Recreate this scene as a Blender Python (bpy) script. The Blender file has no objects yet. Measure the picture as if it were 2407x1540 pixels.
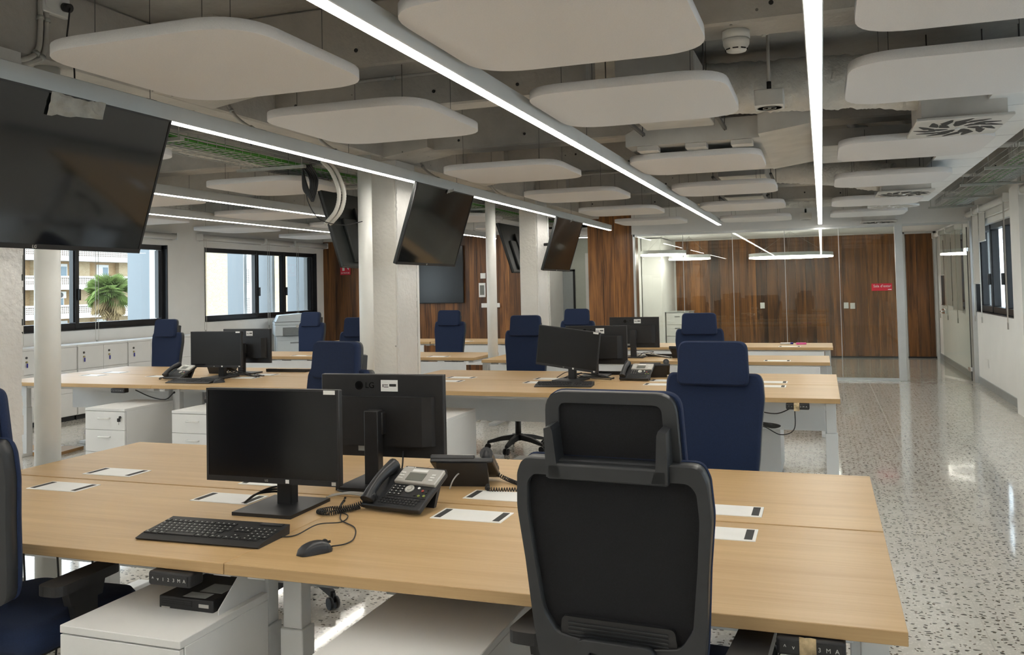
import bpy, bmesh, math, random
from mathutils import Vector, Matrix, noise
random.seed(7)
PI = math.pi
scn = bpy.context.scene
COL = scn.collection

# ------------------------------------------------------------------ camera
FPX, CX, CY, IW, IH = 2065.86, 1203.5, 606.09, 2407.0, 1540.0
YAW, PIT, ROL, EYE = -0.338334, 0.0354219, 0.0210825, 1.51
fwd = Vector((math.sin(YAW)*math.cos(PIT), math.cos(YAW)*math.cos(PIT), math.sin(PIT)))
rgt = Vector((math.cos(YAW), -math.sin(YAW), 0))
dwn = fwd.cross(rgt)
r2 = rgt*math.cos(ROL) + dwn*math.sin(ROL)
d2 = -rgt*math.sin(ROL) + dwn*math.cos(ROL)
cam_d = bpy.data.cameras.new('camera'); cam = bpy.data.objects.new('camera', cam_d); COL.objects.link(cam)
cam.matrix_world = Matrix(((r2.x, -d2.x, -fwd.x, 0), (r2.y, -d2.y, -fwd.y, 0), (r2.z, -d2.z, -fwd.z, EYE), (0, 0, 0, 1)))
cam_d.sensor_width = 36; cam_d.lens = 36*FPX/IW
cam_d.shift_y = -(IH/2 - CY)/IW
cam_d.clip_start = .05; cam_d.clip_end = 400
scn.camera = cam

# ------------------------------------------------------------------ world, sun, exposure
w = bpy.data.worlds.new('sky'); scn.world = w; w.use_nodes = True
nt = w.node_tree; nt.nodes.clear()
sky = nt.nodes.new('ShaderNodeTexSky'); sky.sky_type = 'HOSEK_WILKIE'
sky.sun_direction = Vector((.55, -.35, .75)).normalized(); sky.turbidity = 3.2; sky.ground_albedo = .35
mx = nt.nodes.new('ShaderNodeMix'); mx.data_type = 'RGBA'; mx.inputs[0].default_value = .45
mx.inputs[7].default_value = (1.0, 1.03, 1.06, 1)
bg = nt.nodes.new('ShaderNodeBackground'); bg.inputs[1].default_value = 7.0
wo = nt.nodes.new('ShaderNodeOutputWorld')
nt.links.new(sky.outputs[0], mx.inputs[6]); nt.links.new(mx.outputs[2], bg.inputs[0]); nt.links.new(bg.outputs[0], wo.inputs[0])
sun_d = bpy.data.lights.new('sun', 'SUN'); sun_d.energy = 2.0; sun_d.angle = .01; sun_d.color = (1, .95, .86)
sun = bpy.data.objects.new('sun', sun_d); COL.objects.link(sun)
sun.rotation_euler = Vector((.55, -.35, .75)).to_track_quat('Z', 'Y').to_euler()
LED = 20.0
vs = scn.view_settings
vs.view_transform = 'Standard'; vs.look = 'None'; vs.gamma = 1.0; vs.use_curve_mapping = False; vs.exposure = 0.76

# ------------------------------------------------------------------ materials
MATS = {}
def nodes_of(name):
    m = bpy.data.materials.new(name); m.use_nodes = True
    t = m.node_tree; b = t.nodes['Principled BSDF']
    return m, t, b
def mk(name, col, rough=.5, metal=0., var=0., scale=20., bump=0., bscale=None, stretch=(1, 1, 1), coat=0., rnd=0., spec=.5):
    """principled material: noise-varied colour, optional bump and per-object tint"""
    m, t, b = nodes_of(name); L = t.links
    b.inputs['Roughness'].default_value = rough; b.inputs['Metallic'].default_value = metal
    b.inputs['Coat Weight'].default_value = coat; b.inputs['Specular IOR Level'].default_value = spec
    tc = t.nodes.new('ShaderNodeTexCoord'); mp = t.nodes.new('ShaderNodeMapping'); mp.inputs['Scale'].default_value = stretch
    L.new(tc.outputs['Object'], mp.inputs['Vector'])
    n = t.nodes.new('ShaderNodeTexNoise'); n.inputs['Scale'].default_value = scale; n.inputs['Detail'].default_value = 5
    L.new(mp.outputs[0], n.inputs['Vector'])
    r = t.nodes.new('ShaderNodeValToRGB'); e = r.color_ramp.elements
    e[0].position = .3; e[1].position = .7
    e[0].color = tuple(c*(1-var) for c in col) + (1,); e[1].color = tuple(min(1, c*(1+var)) for c in col) + (1,)
    L.new(n.outputs['Fac'], r.inputs[0]); out = r.outputs[0]
    if rnd:
        oi = t.nodes.new('ShaderNodeObjectInfo'); mr = t.nodes.new('ShaderNodeMapRange')
        mr.inputs['To Min'].default_value = 1-rnd; mr.inputs['To Max'].default_value = 1+rnd
        L.new(oi.outputs['Random'], mr.inputs['Value'])
        hs = t.nodes.new('ShaderNodeHueSaturation'); L.new(out, hs.inputs['Color']); L.new(mr.outputs[0], hs.inputs['Value']); out = hs.outputs[0]
    L.new(out, b.inputs['Base Color'])
    if bump:
        n2 = t.nodes.new('ShaderNodeTexNoise'); n2.inputs['Scale'].default_value = bscale or scale*3; n2.inputs['Detail'].default_value = 6
        L.new(mp.outputs[0], n2.inputs['Vector'])
        bp = t.nodes.new('ShaderNodeBump'); bp.inputs['Strength'].default_value = bump; bp.inputs['Distance'].default_value = .02
        L.new(n2.outputs['Fac'], bp.inputs['Height']); L.new(bp.outputs[0], b.inputs['Normal'])
    MATS[name] = m
    return m
def emis(name, col, s):
    m, t, b = nodes_of(name); b.inputs['Base Color'].default_value = (.9, .9, .9, 1)
    b.inputs['Emission Color'].default_value = col + (1,); b.inputs['Emission Strength'].default_value = s
    n = t.nodes.new('ShaderNodeTexNoise'); n.inputs['Scale'].default_value = 3; MATS[name] = m
    return m
def glass(name, tint=(1, 1, 1), ior=1.5, haze=0.0):
    m, t, b = nodes_of(name); L = t.links; t.nodes.remove(b)
    o = t.nodes['Material Output']
    f = t.nodes.new('ShaderNodeFresnel'); ge = t.nodes.new('ShaderNodeNewGeometry')
    mr = t.nodes.new('ShaderNodeMapRange'); mr.inputs['To Min'].default_value = ior; mr.inputs['To Max'].default_value = 1/ior   # same reflectance on both faces of the sheet
    L.new(ge.outputs['Backfacing'], mr.inputs['Value']); L.new(mr.outputs[0], f.inputs[0])
    tr = t.nodes.new('ShaderNodeBsdfTransparent'); tr.inputs[0].default_value = tint + (1,)
    gl = t.nodes.new('ShaderNodeBsdfGlossy'); gl.inputs['Roughness'].default_value = .005 + haze
    mxs = t.nodes.new('ShaderNodeMixShader'); L.new(f.outputs[0], mxs.inputs[0]); L.new(tr.outputs[0], mxs.inputs[1]); L.new(gl.outputs[0], mxs.inputs[2])
    L.new(mxs.outputs[0], o.inputs['Surface']); MATS[name] = m
    return m

def wood(name, dark, light, axis, rough=.45, sc=1., rnd=.0, knots=False, coat=0.):
    m, t, b = nodes_of(name); L = t.links
    b.inputs['Roughness'].default_value = rough; b.inputs['Coat Weight'].default_value = coat
    tc = t.nodes.new('ShaderNodeTexCoord'); oi = t.nodes.new('ShaderNodeObjectInfo')
    ad = t.nodes.new('ShaderNodeVectorMath'); ad.operation = 'ADD'
    ms = t.nodes.new('ShaderNodeVectorMath'); ms.operation = 'SCALE'; ms.inputs['Scale'].default_value = 40
    cb = t.nodes.new('ShaderNodeCombineXYZ')
    for i in range(3): L.new(oi.outputs['Random'], cb.inputs[i])
    L.new(cb.outputs[0], ms.inputs[0]); L.new(tc.outputs['Object'], ad.inputs[0]); L.new(ms.outputs[0], ad.inputs[1])
    mp = t.nodes.new('ShaderNodeMapping')
    s = [9*sc, 9*sc, 9*sc]; s[axis] = .55*sc
    mp.inputs['Scale'].default_value = s; L.new(ad.outputs[0], mp.inputs['Vector'])
    n = t.nodes.new('ShaderNodeTexNoise'); n.inputs['Scale'].default_value = 2.2; n.inputs['Detail'].default_value = 7; n.inputs['Distortion'].default_value = .9 if knots else .35
    n.inputs['Roughness'].default_value = .6
    L.new(mp.outputs[0], n.inputs['Vector'])
    s2 = [90*sc, 90*sc, 90*sc]; s2[axis] = 2.5*sc
    mp2 = t.nodes.new('ShaderNodeMapping'); mp2.inputs['Scale'].default_value = s2; L.new(ad.outputs[0], mp2.inputs['Vector'])
    n2 = t.nodes.new('ShaderNodeTexNoise'); n2.inputs['Scale'].default_value = 2; n2.inputs['Detail'].default_value = 3; L.new(mp2.outputs[0], n2.inputs['Vector'])
    ma = t.nodes.new('ShaderNodeMath'); ma.operation = 'MULTIPLY_ADD'; ma.inputs[1].default_value = .3; L.new(n2.outputs['Fac'], ma.inputs[0]); 
    mm = t.nodes.new('ShaderNodeMath'); mm.operation = 'MULTIPLY'; mm.inputs[1].default_value = .7; L.new(n.outputs['Fac'], mm.inputs[0]); L.new(mm.outputs[0], ma.inputs[2])
    r = t.nodes.new('ShaderNodeValToRGB'); e = r.color_ramp.elements; e[0].position = .36 if knots else .33; e[1].position = .62 if knots else .66
    e[0].color = dark + (1,); e[1].color = light + (1,)
    L.new(ma.outputs[0], r.inputs[0]); out = r.outputs[0]
    if rnd:
        mr = t.nodes.new('ShaderNodeMapRange'); mr.inputs['To Min'].default_value = 1-rnd; mr.inputs['To Max'].default_value = 1+rnd
        L.new(oi.outputs['Random'], mr.inputs['Value'])
        hs = t.nodes.new('ShaderNodeHueSaturation'); L.new(out, hs.inputs['Color']); L.new(mr.outputs[0], hs.inputs['Value']); out = hs.outputs[0]
    L.new(out, b.inputs['Base Color'])
    bp = t.nodes.new('ShaderNodeBump'); bp.inputs['Strength'].default_value = .12; bp.inputs['Distance'].default_value = .004
    L.new(ma.outputs[0], bp.inputs['Height']); L.new(bp.outputs[0], b.inputs['Normal'])
    MATS[name] = m
    return m

def concrete(name, base, pit=.5, rough=.85, blot=.14, bumpy=.5):
    m, t, b = nodes_of(name); L = t.links; b.inputs['Roughness'].default_value = rough
    tc = t.nodes.new('ShaderNodeTexCoord')
    n = t.nodes.new('ShaderNodeTexNoise'); n.inputs['Scale'].default_value = 2.2; n.inputs['Detail'].default_value = 8; n.inputs['Roughness'].default_value = .65
    L.new(tc.outputs['Object'], n.inputs['Vector'])
    r = t.nodes.new('ShaderNodeValToRGB'); e = r.color_ramp.elements; e[0].position = .32; e[1].position = .68
    e[0].color = tuple(c*(1-blot) for c in base) + (1,); e[1].color = tuple(min(1, c*(1+blot)) for c in base) + (1,)
    L.new(n.outputs['Fac'], r.inputs[0])
    v = t.nodes.new('ShaderNodeTexVoronoi'); v.inputs['Scale'].default_value = 9; L.new(tc.outputs['Object'], v.inputs['Vector'])
    n3 = t.nodes.new('ShaderNodeTexNoise'); n3.inputs['Scale'].default_value = 1.7; L.new(tc.outputs['Object'], n3.inputs['Vector'])
    lt = t.nodes.new('ShaderNodeMath'); lt.operation = 'LESS_THAN'; lt.inputs[1].default_value = .075; L.new(v.outputs['Distance'], lt.inputs[0])
    gt = t.nodes.new('ShaderNodeMath'); gt.operation = 'GREATER_THAN'; gt.inputs[1].default_value = .56; L.new(n3.outputs['Fac'], gt.inputs[0])
    mu = t.nodes.new('ShaderNodeMath'); mu.operation = 'MULTIPLY'; L.new(lt.outputs[0], mu.inputs[0]); L.new(gt.outputs[0], mu.inputs[1])
    mu2 = t.nodes.new('ShaderNodeMath'); mu2.operation = 'MULTIPLY'; mu2.inputs[1].default_value = pit; L.new(mu.outputs[0], mu2.inputs[0])
    mxr = t.nodes.new('ShaderNodeMix'); mxr.data_type = 'RGBA'; L.new(mu2.outputs[0], mxr.inputs[0]); L.new(r.outputs[0], mxr.inputs[6]); mxr.inputs[7].default_value = (.05, .045, .04, 1)
    L.new(mxr.outputs[2], b.inputs['Base Color'])
    n4 = t.nodes.new('ShaderNodeTexNoise'); n4.inputs['Scale'].default_value = 28; n4.inputs['Detail'].default_value = 6; L.new(tc.outputs['Object'], n4.inputs['Vector'])
    bp = t.nodes.new('ShaderNodeBump'); bp.inputs['Strength'].default_value = bumpy; bp.inputs['Distance'].default_value = .012
    L.new(n4.outputs['Fac'], bp.inputs['Height']); L.new(bp.outputs[0], b.inputs['Normal'])
    MATS[name] = m
    return m

def terrazzo(name):
    m, t, b = nodes_of(name); L = t.links
    b.inputs['Roughness'].default_value = .09; b.inputs['Specular IOR Level'].default_value = .55; b.inputs['Coat Weight'].default_value = .35; b.inputs['Coat Roughness'].default_value = .04
    tc = t.nodes.new('ShaderNodeTexCoord')
    nz = t.nodes.new('ShaderNodeTexNoise'); nz.inputs['Scale'].default_value = 14; nz.inputs['Detail'].default_value = 2; L.new(tc.outputs['Object'], nz.inputs['Vector'])
    vm = t.nodes.new('ShaderNodeVectorMath'); vm.operation = 'MULTIPLY_ADD'; vm.inputs[1].default_value = (.05, .05, .05); L.new(nz.outputs['Color'], vm.inputs[0]); L.new(tc.outputs['Object'], vm.inputs[2])
    def chips(scale, thr, sel, stretch):
        mp = t.nodes.new('ShaderNodeMapping'); mp.inputs['Scale'].default_value = stretch; L.new(vm.outputs[0], mp.inputs['Vector'])
        v = t.nodes.new('ShaderNodeTexVoronoi'); v.voronoi_dimensions = '2D'; v.inputs['Scale'].default_value = scale; L.new(mp.outputs[0], v.inputs['Vector'])
        lt = t.nodes.new('ShaderNodeMath'); lt.operation = 'LESS_THAN'; lt.inputs[1].default_value = thr; L.new(v.outputs['Distance'], lt.inputs[0])
        sp = t.nodes.new('ShaderNodeSeparateColor'); L.new(v.outputs['Color'], sp.inputs[0])
        g = t.nodes.new('ShaderNodeMath'); g.operation = 'LESS_THAN'; g.inputs[1].default_value = sel; L.new(sp.outputs[0], g.inputs[0])
        mu = t.nodes.new('ShaderNodeMath'); mu.operation = 'MULTIPLY'; L.new(lt.outputs[0], mu.inputs[0]); L.new(g.outputs[0], mu.inputs[1])
        return mu.outputs[0], sp.outputs[1]
    a, ac = chips(23, .22, .42, (1, 1.7, 1)); c, cc = chips(36, .21, .26, (1.25, 1, 1)); d, dc = chips(70, .33, .5, (1, 1, 1))
    n = t.nodes.new('ShaderNodeTexNoise'); n.inputs['Scale'].default_value = 9; n.inputs['Detail'].default_value = 8; L.new(tc.outputs['Object'], n.inputs['Vector'])
    r = t.nodes.new('ShaderNodeValToRGB'); e = r.color_ramp.elements; e[0].position = .35; e[1].position = .7
    e[0].color = (.60, .575, .52, 1); e[1].color = (.70, .68, .63, 1); L.new(n.outputs['Fac'], r.inputs[0])
    cur = r.outputs[0]
    for f, col in ((d, (.76, .73, .67, 1)), (a, (.085, .07, .055, 1)), (c, (.16, .135, .10, 1))):
        q = t.nodes.new('ShaderNodeMix'); q.data_type = 'RGBA'; L.new(f, q.inputs[0]); L.new(cur, q.inputs[6]); q.inputs[7].default_value = col; cur = q.outputs[2]
    L.new(cur, b.inputs['Base Color'])
    n5 = t.nodes.new('ShaderNodeTexNoise'); n5.inputs['Scale'].default_value = 1.3; n5.inputs['Detail'].default_value = 2; L.new(tc.outputs['Object'], n5.inputs['Vector'])
    bp = t.nodes.new('ShaderNodeBump'); bp.inputs['Strength'].default_value = .05; bp.inputs['Distance'].default_value = .03; L.new(n5.outputs['Fac'], bp.inputs['Height']); L.new(bp.outputs[0], b.inputs['Normal']); L.new(bp.outputs[0], b.inputs['Coat Normal'])
    MATS[name] = m
    return m

def bricks(name, c1, c2, mortar, scale):
    m, t, b = nodes_of(name); L = t.links; b.inputs['Roughness'].default_value = .9
    tc = t.nodes.new('ShaderNodeTexCoord'); sx = t.nodes.new('ShaderNodeSeparateXYZ'); L.new(tc.outputs['Object'], sx.inputs[0])
    cb = t.nodes.new('ShaderNodeCombineXYZ'); L.new(sx.outputs[1], cb.inputs[0]); L.new(sx.outputs[2], cb.inputs[1])
    k = t.nodes.new('ShaderNodeTexBrick'); k.inputs['Scale'].default_value = scale; k.inputs['Color1'].default_value = c1 + (1,); k.inputs['Color2'].default_value = c2 + (1,); k.inputs['Mortar'].default_value = mortar + (1,)
    L.new(cb.outputs[0], k.inputs['Vector']); L.new(k.outputs[0], b.inputs['Base Color']); MATS[name] = m
    return m

terrazzo('terrazzo')
wood('oak', (.44, .28, .125), (.56, .38, .19), 0, rough=.42, sc=.8, rnd=.03)
wood('walnut', (.042, .015, .005), (.28, .115, .030), 2, rough=.4, sc=.5, rnd=.45, knots=True)
wood('board_wood', (.42, .25, .10), (.5, .31, .14), 1, rough=.5)
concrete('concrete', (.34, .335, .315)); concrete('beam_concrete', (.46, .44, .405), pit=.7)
concrete('column_paint', (.66, .64, .60), pit=.6, blot=.06, bumpy=.6); concrete('plaster', (.70, .69, .67), pit=.0, blot=.05, bumpy=.8)
mk('wall_paint', (.80, .795, .775), .8, var=.02, scale=4, bump=.05); mk('ceiling_white', (.74, .74, .73), .8, var=.02, scale=5)
mk('melamine', (.74, .74, .73), .42, var=.015, scale=8); mk('white_metal', (.72, .735, .74), .38, var=.02, scale=9); mk('white_plastic', (.78, .78, .76), .4, var=.02)
mk('felt', (.68, .67, .67), .95, var=.03, scale=160, bump=.25, bscale=420); mk('lacquer_pole', (.70, .70, .67), .35, var=.03, scale=6)
mk('black_plastic', (.013, .013, .0145), .45, var=.12, scale=40, bump=.06, bscale=700); mk('frame_plastic', (.025, .027, .030), .42, var=.08, scale=30, bump=.06, bscale=900)
mk('mesh_fabric', (.006, .006, .008), .9, var=.25, scale=300, bump=.2, bscale=900); mk('navy_fabric', (.0072, .0185, .060), .92, var=.14, scale=220, bump=.25, bscale=900)
mk('screen', (.007, .007, .008), .2, var=.05, scale=3, spec=.45); mk('tv_screen', (.010, .011, .012), .07, var=.05, scale=3, spec=.7); mk('tv_back', (.02, .024, .024), .5, var=.1, scale=15)
mk('key_black', (.02, .02, .021), .5, var=.1); mk('key_print', (.55, .55, .52), .5, var=.02); mk('slot_black', (.02, .02, .02), .7, var=.1)
mk('phone_black', (.02, .021, .024), .36, var=.1, scale=40); mk('silver', (.55, .54, .51), .35, metal=.35, var=.03); mk('lcd', (.16, .165, .145), .3, var=.03); mk('red_key', (.45, .07, .05), .5); mk('green_key', (.25, .3, .06), .5)
mk('chrome', (.7, .7, .7), .2, metal=1, var=.02); mk('aluminium', (.62, .64, .65), .35, metal=.6, var=.03, scale=8); mk('black_alu', (.016, .017, .02), .35, var=.1, scale=10)
mk('galvanised', (.58, .565, .535), .45, metal=.25, var=.1, scale=5); mk('foil', (.62, .605, .57), .38, metal=.2, var=.06, scale=9, bump=.5, bscale=40)
mk('led_housing', (.60, .62, .62), .5, metal=.1, var=.03, scale=7); emis('led', (1, .955, .86), LED); emis('led_ring', (1, .95, .84), LED*.8)
mk('cable_black', (.012, .012, .013), .5, var=.1); mk('cable_grey', (.45, .44, .41), .5, var=.05); mk('cable_white', (.6, .58, .53), .5, var=.03); mk('cable_green', (.05, .26, .02), .5, var=.3, scale=30); mk('wire', (.42, .43, .40), .4, metal=.5, var=.1); mk('dark_wire', (.07, .07, .07), .5, var=.1)
mk('conduit', (.52, .50, .46), .5, var=.05); mk('blind', (.64, .63, .60), .85, var=.03, scale=90); mk('blind_dark', (.40, .40, .38), .85, var=.04, scale=90)
mk('baseboard', (.36, .39, .40), .35, metal=.3, var=.04); mk('red_sign', (.62, .02, .045), .4, var=.03); mk('paper', (.82, .82, .80), .7, var=.02); mk('ink', (.03, .03, .03), .7, var=.05)
mk('tape', (.30, .30, .28), .16, var=.25, scale=12, bump=.6, bscale=14); mk('blue_tag', (.03, .03, .28), .5, var=.05); mk('brass', (.5, .42, .2), .35, metal=.8, var=.05)
mk('printer_white', (.60, .66, .70), .45, var=.02); mk('printer_grey', (.20, .22, .23), .5, var=.05); mk('fin_blue', (.085, .105, .12), .5, metal=.1, var=.03, scale=2)
mk('whiteboard', (.42, .46, .47), .25, var=.02); mk('door_green', (.52, .56, .50), .5, var=.02); mk('pink', (.75, .12, .38), .5, var=.02); mk('sheet_glass', (.5, .53, .52), .15, var=.02)
bricks('brick_yellow', (.40, .27, .13), (.34, .21, .095), (.42, .35, .26), 2.6); bricks('brick_pale', (.42, .33, .20), (.36, .265, .15), (.42, .36, .27), 2.2)
mk('render_white', (.46, .44, .41), .8, var=.05, scale=2); mk('terracotta', (.42, .22, .13), .8, var=.1); mk('shutter', (.72, .74, .75), .6, var=.03); mk('far_glass', (.10, .17, .22), .15, var=.1); mk('bark', (.16, .10, .06), .9, var=.3); mk('frond', (.13, .19, .05), .6, var=.25, rnd=.3); mk('frond_dry', (.33, .25, .13), .8, var=.2, rnd=.2); mk('ground', (.25, .25, .24), .9, var=.1); mk('street_wall', (.78, .80, .82), .8, var=.04)
glass('pane_glass', (.93, .96, .95), 1.45); glass('partition_glass', (.90, .93, .91), 1.5); glass('window_glass', (.92, .97, .98), 1.45)
mk('tape_clear', (.55, .42, .24), .15, var=.5, scale=30, bump=.6, bscale=30)
mk('logo_black', (.002, .002, .002), .25, var=.1)
mk('joint_filler', (.34, .32, .28), .3, var=.05)
mk('cardboard', (.36, .24, .12), .8, var=.1)

# ------------------------------------------------------------------ mesh helpers
class MB:
    def __init__(s): s.bm = bmesh.new(); s.mats = []
    def _m(s, faces, mat):
        if mat is None: return
        if mat not in s.mats: s.mats.append(mat)
        i = s.mats.index(mat)
        for f in faces: f.material_index = i
    def box(s, x0, x1, y0, y1, z0, z1, bev=0, seg=2, M=None, mat=None):
        vs_ = [s.bm.verts.new((x, y, z)) for x in (x0, x1) for y in (y0, y1) for z in (z0, z1)]
        F = [s.bm.faces.new([vs_[i] for i in q]) for q in ((0, 1, 3, 2), (4, 6, 7, 5), (0, 4, 5, 1), (2, 3, 7, 6), (0, 2, 6, 4), (1, 5, 7, 3))]
        nf = F; nv = vs_
        if bev:
            ed = list({e for f in F for e in f.edges})
            r = bmesh.ops.bevel(s.bm, geom=ed, offset=bev, segments=seg, affect='EDGES', profile=.5)
            nf = list({f for f in r['faces']} | {f for f in F if f.is_valid}); nv = list({v for f in nf for v in f.verts})
            for f in nf: f.smooth = seg > 1
        if M is not None:
            for v in nv: v.co = M @ v.co
        s._m(nf, mat); return s
    def cyl(s, p0, p1, r0, r1=None, n=12, cap=True, smooth=True, mat=None):
        p0, p1 = Vector(p0), Vector(p1); r1 = r0 if r1 is None else r1
        d = (p1-p0).normalized(); a = d.orthogonal().normalized(); b = d.cross(a)
        R = [[s.bm.verts.new(p + (a*math.cos(2*PI*i/n) + b*math.sin(2*PI*i/n))*r) for i in range(n)] for p, r in ((p0, r0), (p1, r1))]
        F = []
        for i in range(n):
            f = s.bm.faces.new((R[0][i], R[0][(i+1) % n], R[1][(i+1) % n], R[1][i])); f.smooth = smooth; F.append(f)
        if cap: F += [s.bm.faces.new(R[0][::-1]), s.bm.faces.new(R[1])]
        s._m(F, mat); return s
    def tube(s, pts, r, n=6, cap=True, mat=None, rad=None):
        pts = [Vector(p) for p in pts]; rings = []; F = []; a = None
        for i, p in enumerate(pts):
            d = (pts[min(i+1, len(pts)-1)] - pts[max(i-1, 0)])
            d = d.normalized() if d.length > 1e-9 else Vector((0, 0, 1))
            a = d.orthogonal().normalized() if a is None else (a - d*a.dot(d)).normalized()
            b = d.cross(a); rr = rad[i] if rad else r
            rings.append([s.bm.verts.new(p + (a*math.cos(2*PI*k/n) + b*math.sin(2*PI*k/n))*rr) for k in range(n)])
        for i in range(len(pts)-1):
            for k in range(n):
                f = s.bm.faces.new((rings[i][k], rings[i][(k+1) % n], rings[i+1][(k+1) % n], rings[i+1][k])); f.smooth = True; F.append(f)
        if cap and n > 2: F += [s.bm.faces.new(rings[0][::-1]), s.bm.faces.new(rings[-1])]
        s._m(F, mat); return s
    def prism(s, pts, y0, y1, plane='xz', M=None, mat=None, smooth=False):
        """closed outline extruded along the remaining axis"""
        def P(u, v, w):
            return {'xz': (u, w, v), 'xy': (u, v, w), 'yz': (w, u, v)}[plane]
        A = [s.bm.verts.new(P(u, v, y0)) for u, v in pts]; B = [s.bm.verts.new(P(u, v, y1)) for u, v in pts]; n = len(pts); F = []
        F.append(s.bm.faces.new(A)); F.append(s.bm.faces.new(B[::-1]))
        for i in range(n):
            f = s.bm.faces.new((A[i], B[i], B[(i+1) % n], A[(i+1) % n])); f.smooth = smooth; F.append(f)
        if M is not None:
            for v in A+B: v.co = M @ v.co
        s._m(F, mat); return s
    def ring(s, outer, inner, y0, y1, M=None, mat=None):
        """frame between two outlines (same count) in the xz plane, y0..y1"""
        n = len(outer); q = []
        for y in (y0, y1):
            q.append([s.bm.verts.new((u, y, v)) for u, v in outer]); q.append([s.bm.verts.new((u, y, v)) for u, v in inner])
        F = []
        for i in range(n):
            j = (i+1) % n
            F.append(s.bm.faces.new((q[0][i], q[0][j], q[1][j], q[1][i]))); F.append(s.bm.faces.new((q[2][i], q[3][i], q[3][j], q[2][j])))
            f = s.bm.faces.new((q[0][i], q[2][i], q[2][j], q[0][j])); f.smooth = True; F.append(f)
            f = s.bm.faces.new((q[1][i], q[1][j], q[3][j], q[3][i])); f.smooth = True; F.append(f)
        if M is not None:
            for l in q:
                for v in l: v.co = M @ v.co
        s._m(F, mat); return s
    def lathe(s, prof, n=20, M=None, mat=None):
        R = [[s.bm.verts.new((r*math.cos(2*PI*i/n), r*math.sin(2*PI*i/n), z)) for i in range(n)] for r, z in prof]; F = []
        for k in range(len(R)-1):
            for i in range(n):
                f = s.bm.faces.new((R[k][i], R[k][(i+1) % n], R[k+1][(i+1) % n], R[k+1][i])); f.smooth = True; F.append(f)
        F += [s.bm.faces.new(R[0][::-1]), s.bm.faces.new(R[-1])]
        if M is not None:
            for l in R:
                for v in l: v.co = M @ v.co
        s._m(F, mat); return s
    def tf(s, M): bmesh.ops.transform(s.bm, matrix=M, verts=s.bm.verts[:]); return s
    def mesh(s, name, mat):
        bmesh.ops.recalc_face_normals(s.bm, faces=s.bm.faces[:])
        me = bpy.data.meshes.new(name); s.bm.to_mesh(me); s.bm.free()
        if s.mats:
            for k in s.mats: me.materials.append(MATS[k])
        else: me.materials.append(MATS[mat])
        return me
    def build(s, name, mat=None, parent=None, loc=(0, 0, 0), rot=(0, 0, 0)):
        return put(name, s.mesh(name, mat), parent, loc, rot)

def put(name, me, parent=None, loc=(0, 0, 0), rot=(0, 0, 0)):
    o = bpy.data.objects.new(name, me); COL.objects.link(o); o.parent = parent; o.location = loc; o.rotation_euler = rot
    return o
def bx(name, b, mat, parent=None, bev=0, seg=2, loc=(0, 0, 0), rot=(0, 0, 0)):
    return MB().box(*b, bev=bev, seg=seg).build(name, mat, parent, loc, rot)
def thing(name, label, cat, loc=(0, 0, 0), rz=0, group=None):
    o = bpy.data.objects.new(name, None); COL.objects.link(o); o.empty_display_size = .1
    o.location = loc; o.rotation_euler = (0, 0, rz); o['label'] = label; o['category'] = cat
    if group: o['group'] = group
    return o
def tag(o, label, cat, group=None):
    o['label'] = label; o['category'] = cat
    if group: o['group'] = group
    return o
def struct(o, label=None):
    o['kind'] = 'structure'
    if label: o['label'] = label
    return o
def copy_tree(o, parent=None):
    c = o.copy(); COL.objects.link(c); c.parent = parent
    for ch in list(o.children): copy_tree(ch, c)
    return c
def dup(root, loc, rz, label, group=None):
    c = copy_tree(root); c.location = loc; c.rotation_euler = (0, 0, rz); c['label'] = label
    if group: c['group'] = group
    elif 'group' in c: del c['group']
    return c
def rpoly(corners, rad, seg=5):
    """rounded outline from (x, z) corners; rad is a number or a list"""
    n = len(corners); out = []
    for i in range(n):
        p = Vector(corners[i]); a = (Vector(corners[i-1]) - p); b = (Vector(corners[(i+1) % n]) - p)
        r = rad[i] if isinstance(rad, (list, tuple)) else rad
        an = a.angle(b); t = min(r/math.tan(an/2), a.length*.49, b.length*.49)
        p0 = p + a.normalized()*t; p1 = p + b.normalized()*t
        for k in range(seg+1):
            u = k/seg; out.append(tuple((p0*(1-u)*(1-u) + p*2*u*(1-u) + p1*u*u)))
    return out
def mirror(half):
    """outline from the right half given bottom to top"""
    return half + [(-x, z) for x, z in reversed(half)]
def text_mesh(name, s, size, mat, parent, loc, rot, depth=.0008, align='CENTER'):
    cu = bpy.data.curves.new(name, 'FONT'); cu.body = s; cu.size = size; cu.extrude = depth; cu.align_x = align; cu.align_y = 'CENTER'; cu.resolution_u = 3
    t = bpy.data.objects.new(name + '_src', cu); COL.objects.link(t)
    me = bpy.data.meshes.new_from_object(t.evaluated_get(bpy.context.evaluated_depsgraph_get()))
    bpy.data.objects.remove(t); me.materials.clear(); me.materials.append(MATS[mat])
    return put(name, me, parent, loc, rot)
def smooth_path(pts, n=8):
    """Catmull-Rom through points"""
    P = [Vector(p) for p in pts]; P = [P[0]*2-P[1]] + P + [P[-1]*2-P[-2]]; out = []
    for i in range(1, len(P)-2):
        for k in range(n):
            t = k/n; a, b, c, d = P[i-1], P[i], P[i+1], P[i+2]
            out.append(.5*((2*b) + (c-a)*t + (2*a-5*b+4*c-d)*t*t + (3*b-a-3*c+d)*t*t*t))
    return out + [P[-2]]
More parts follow.
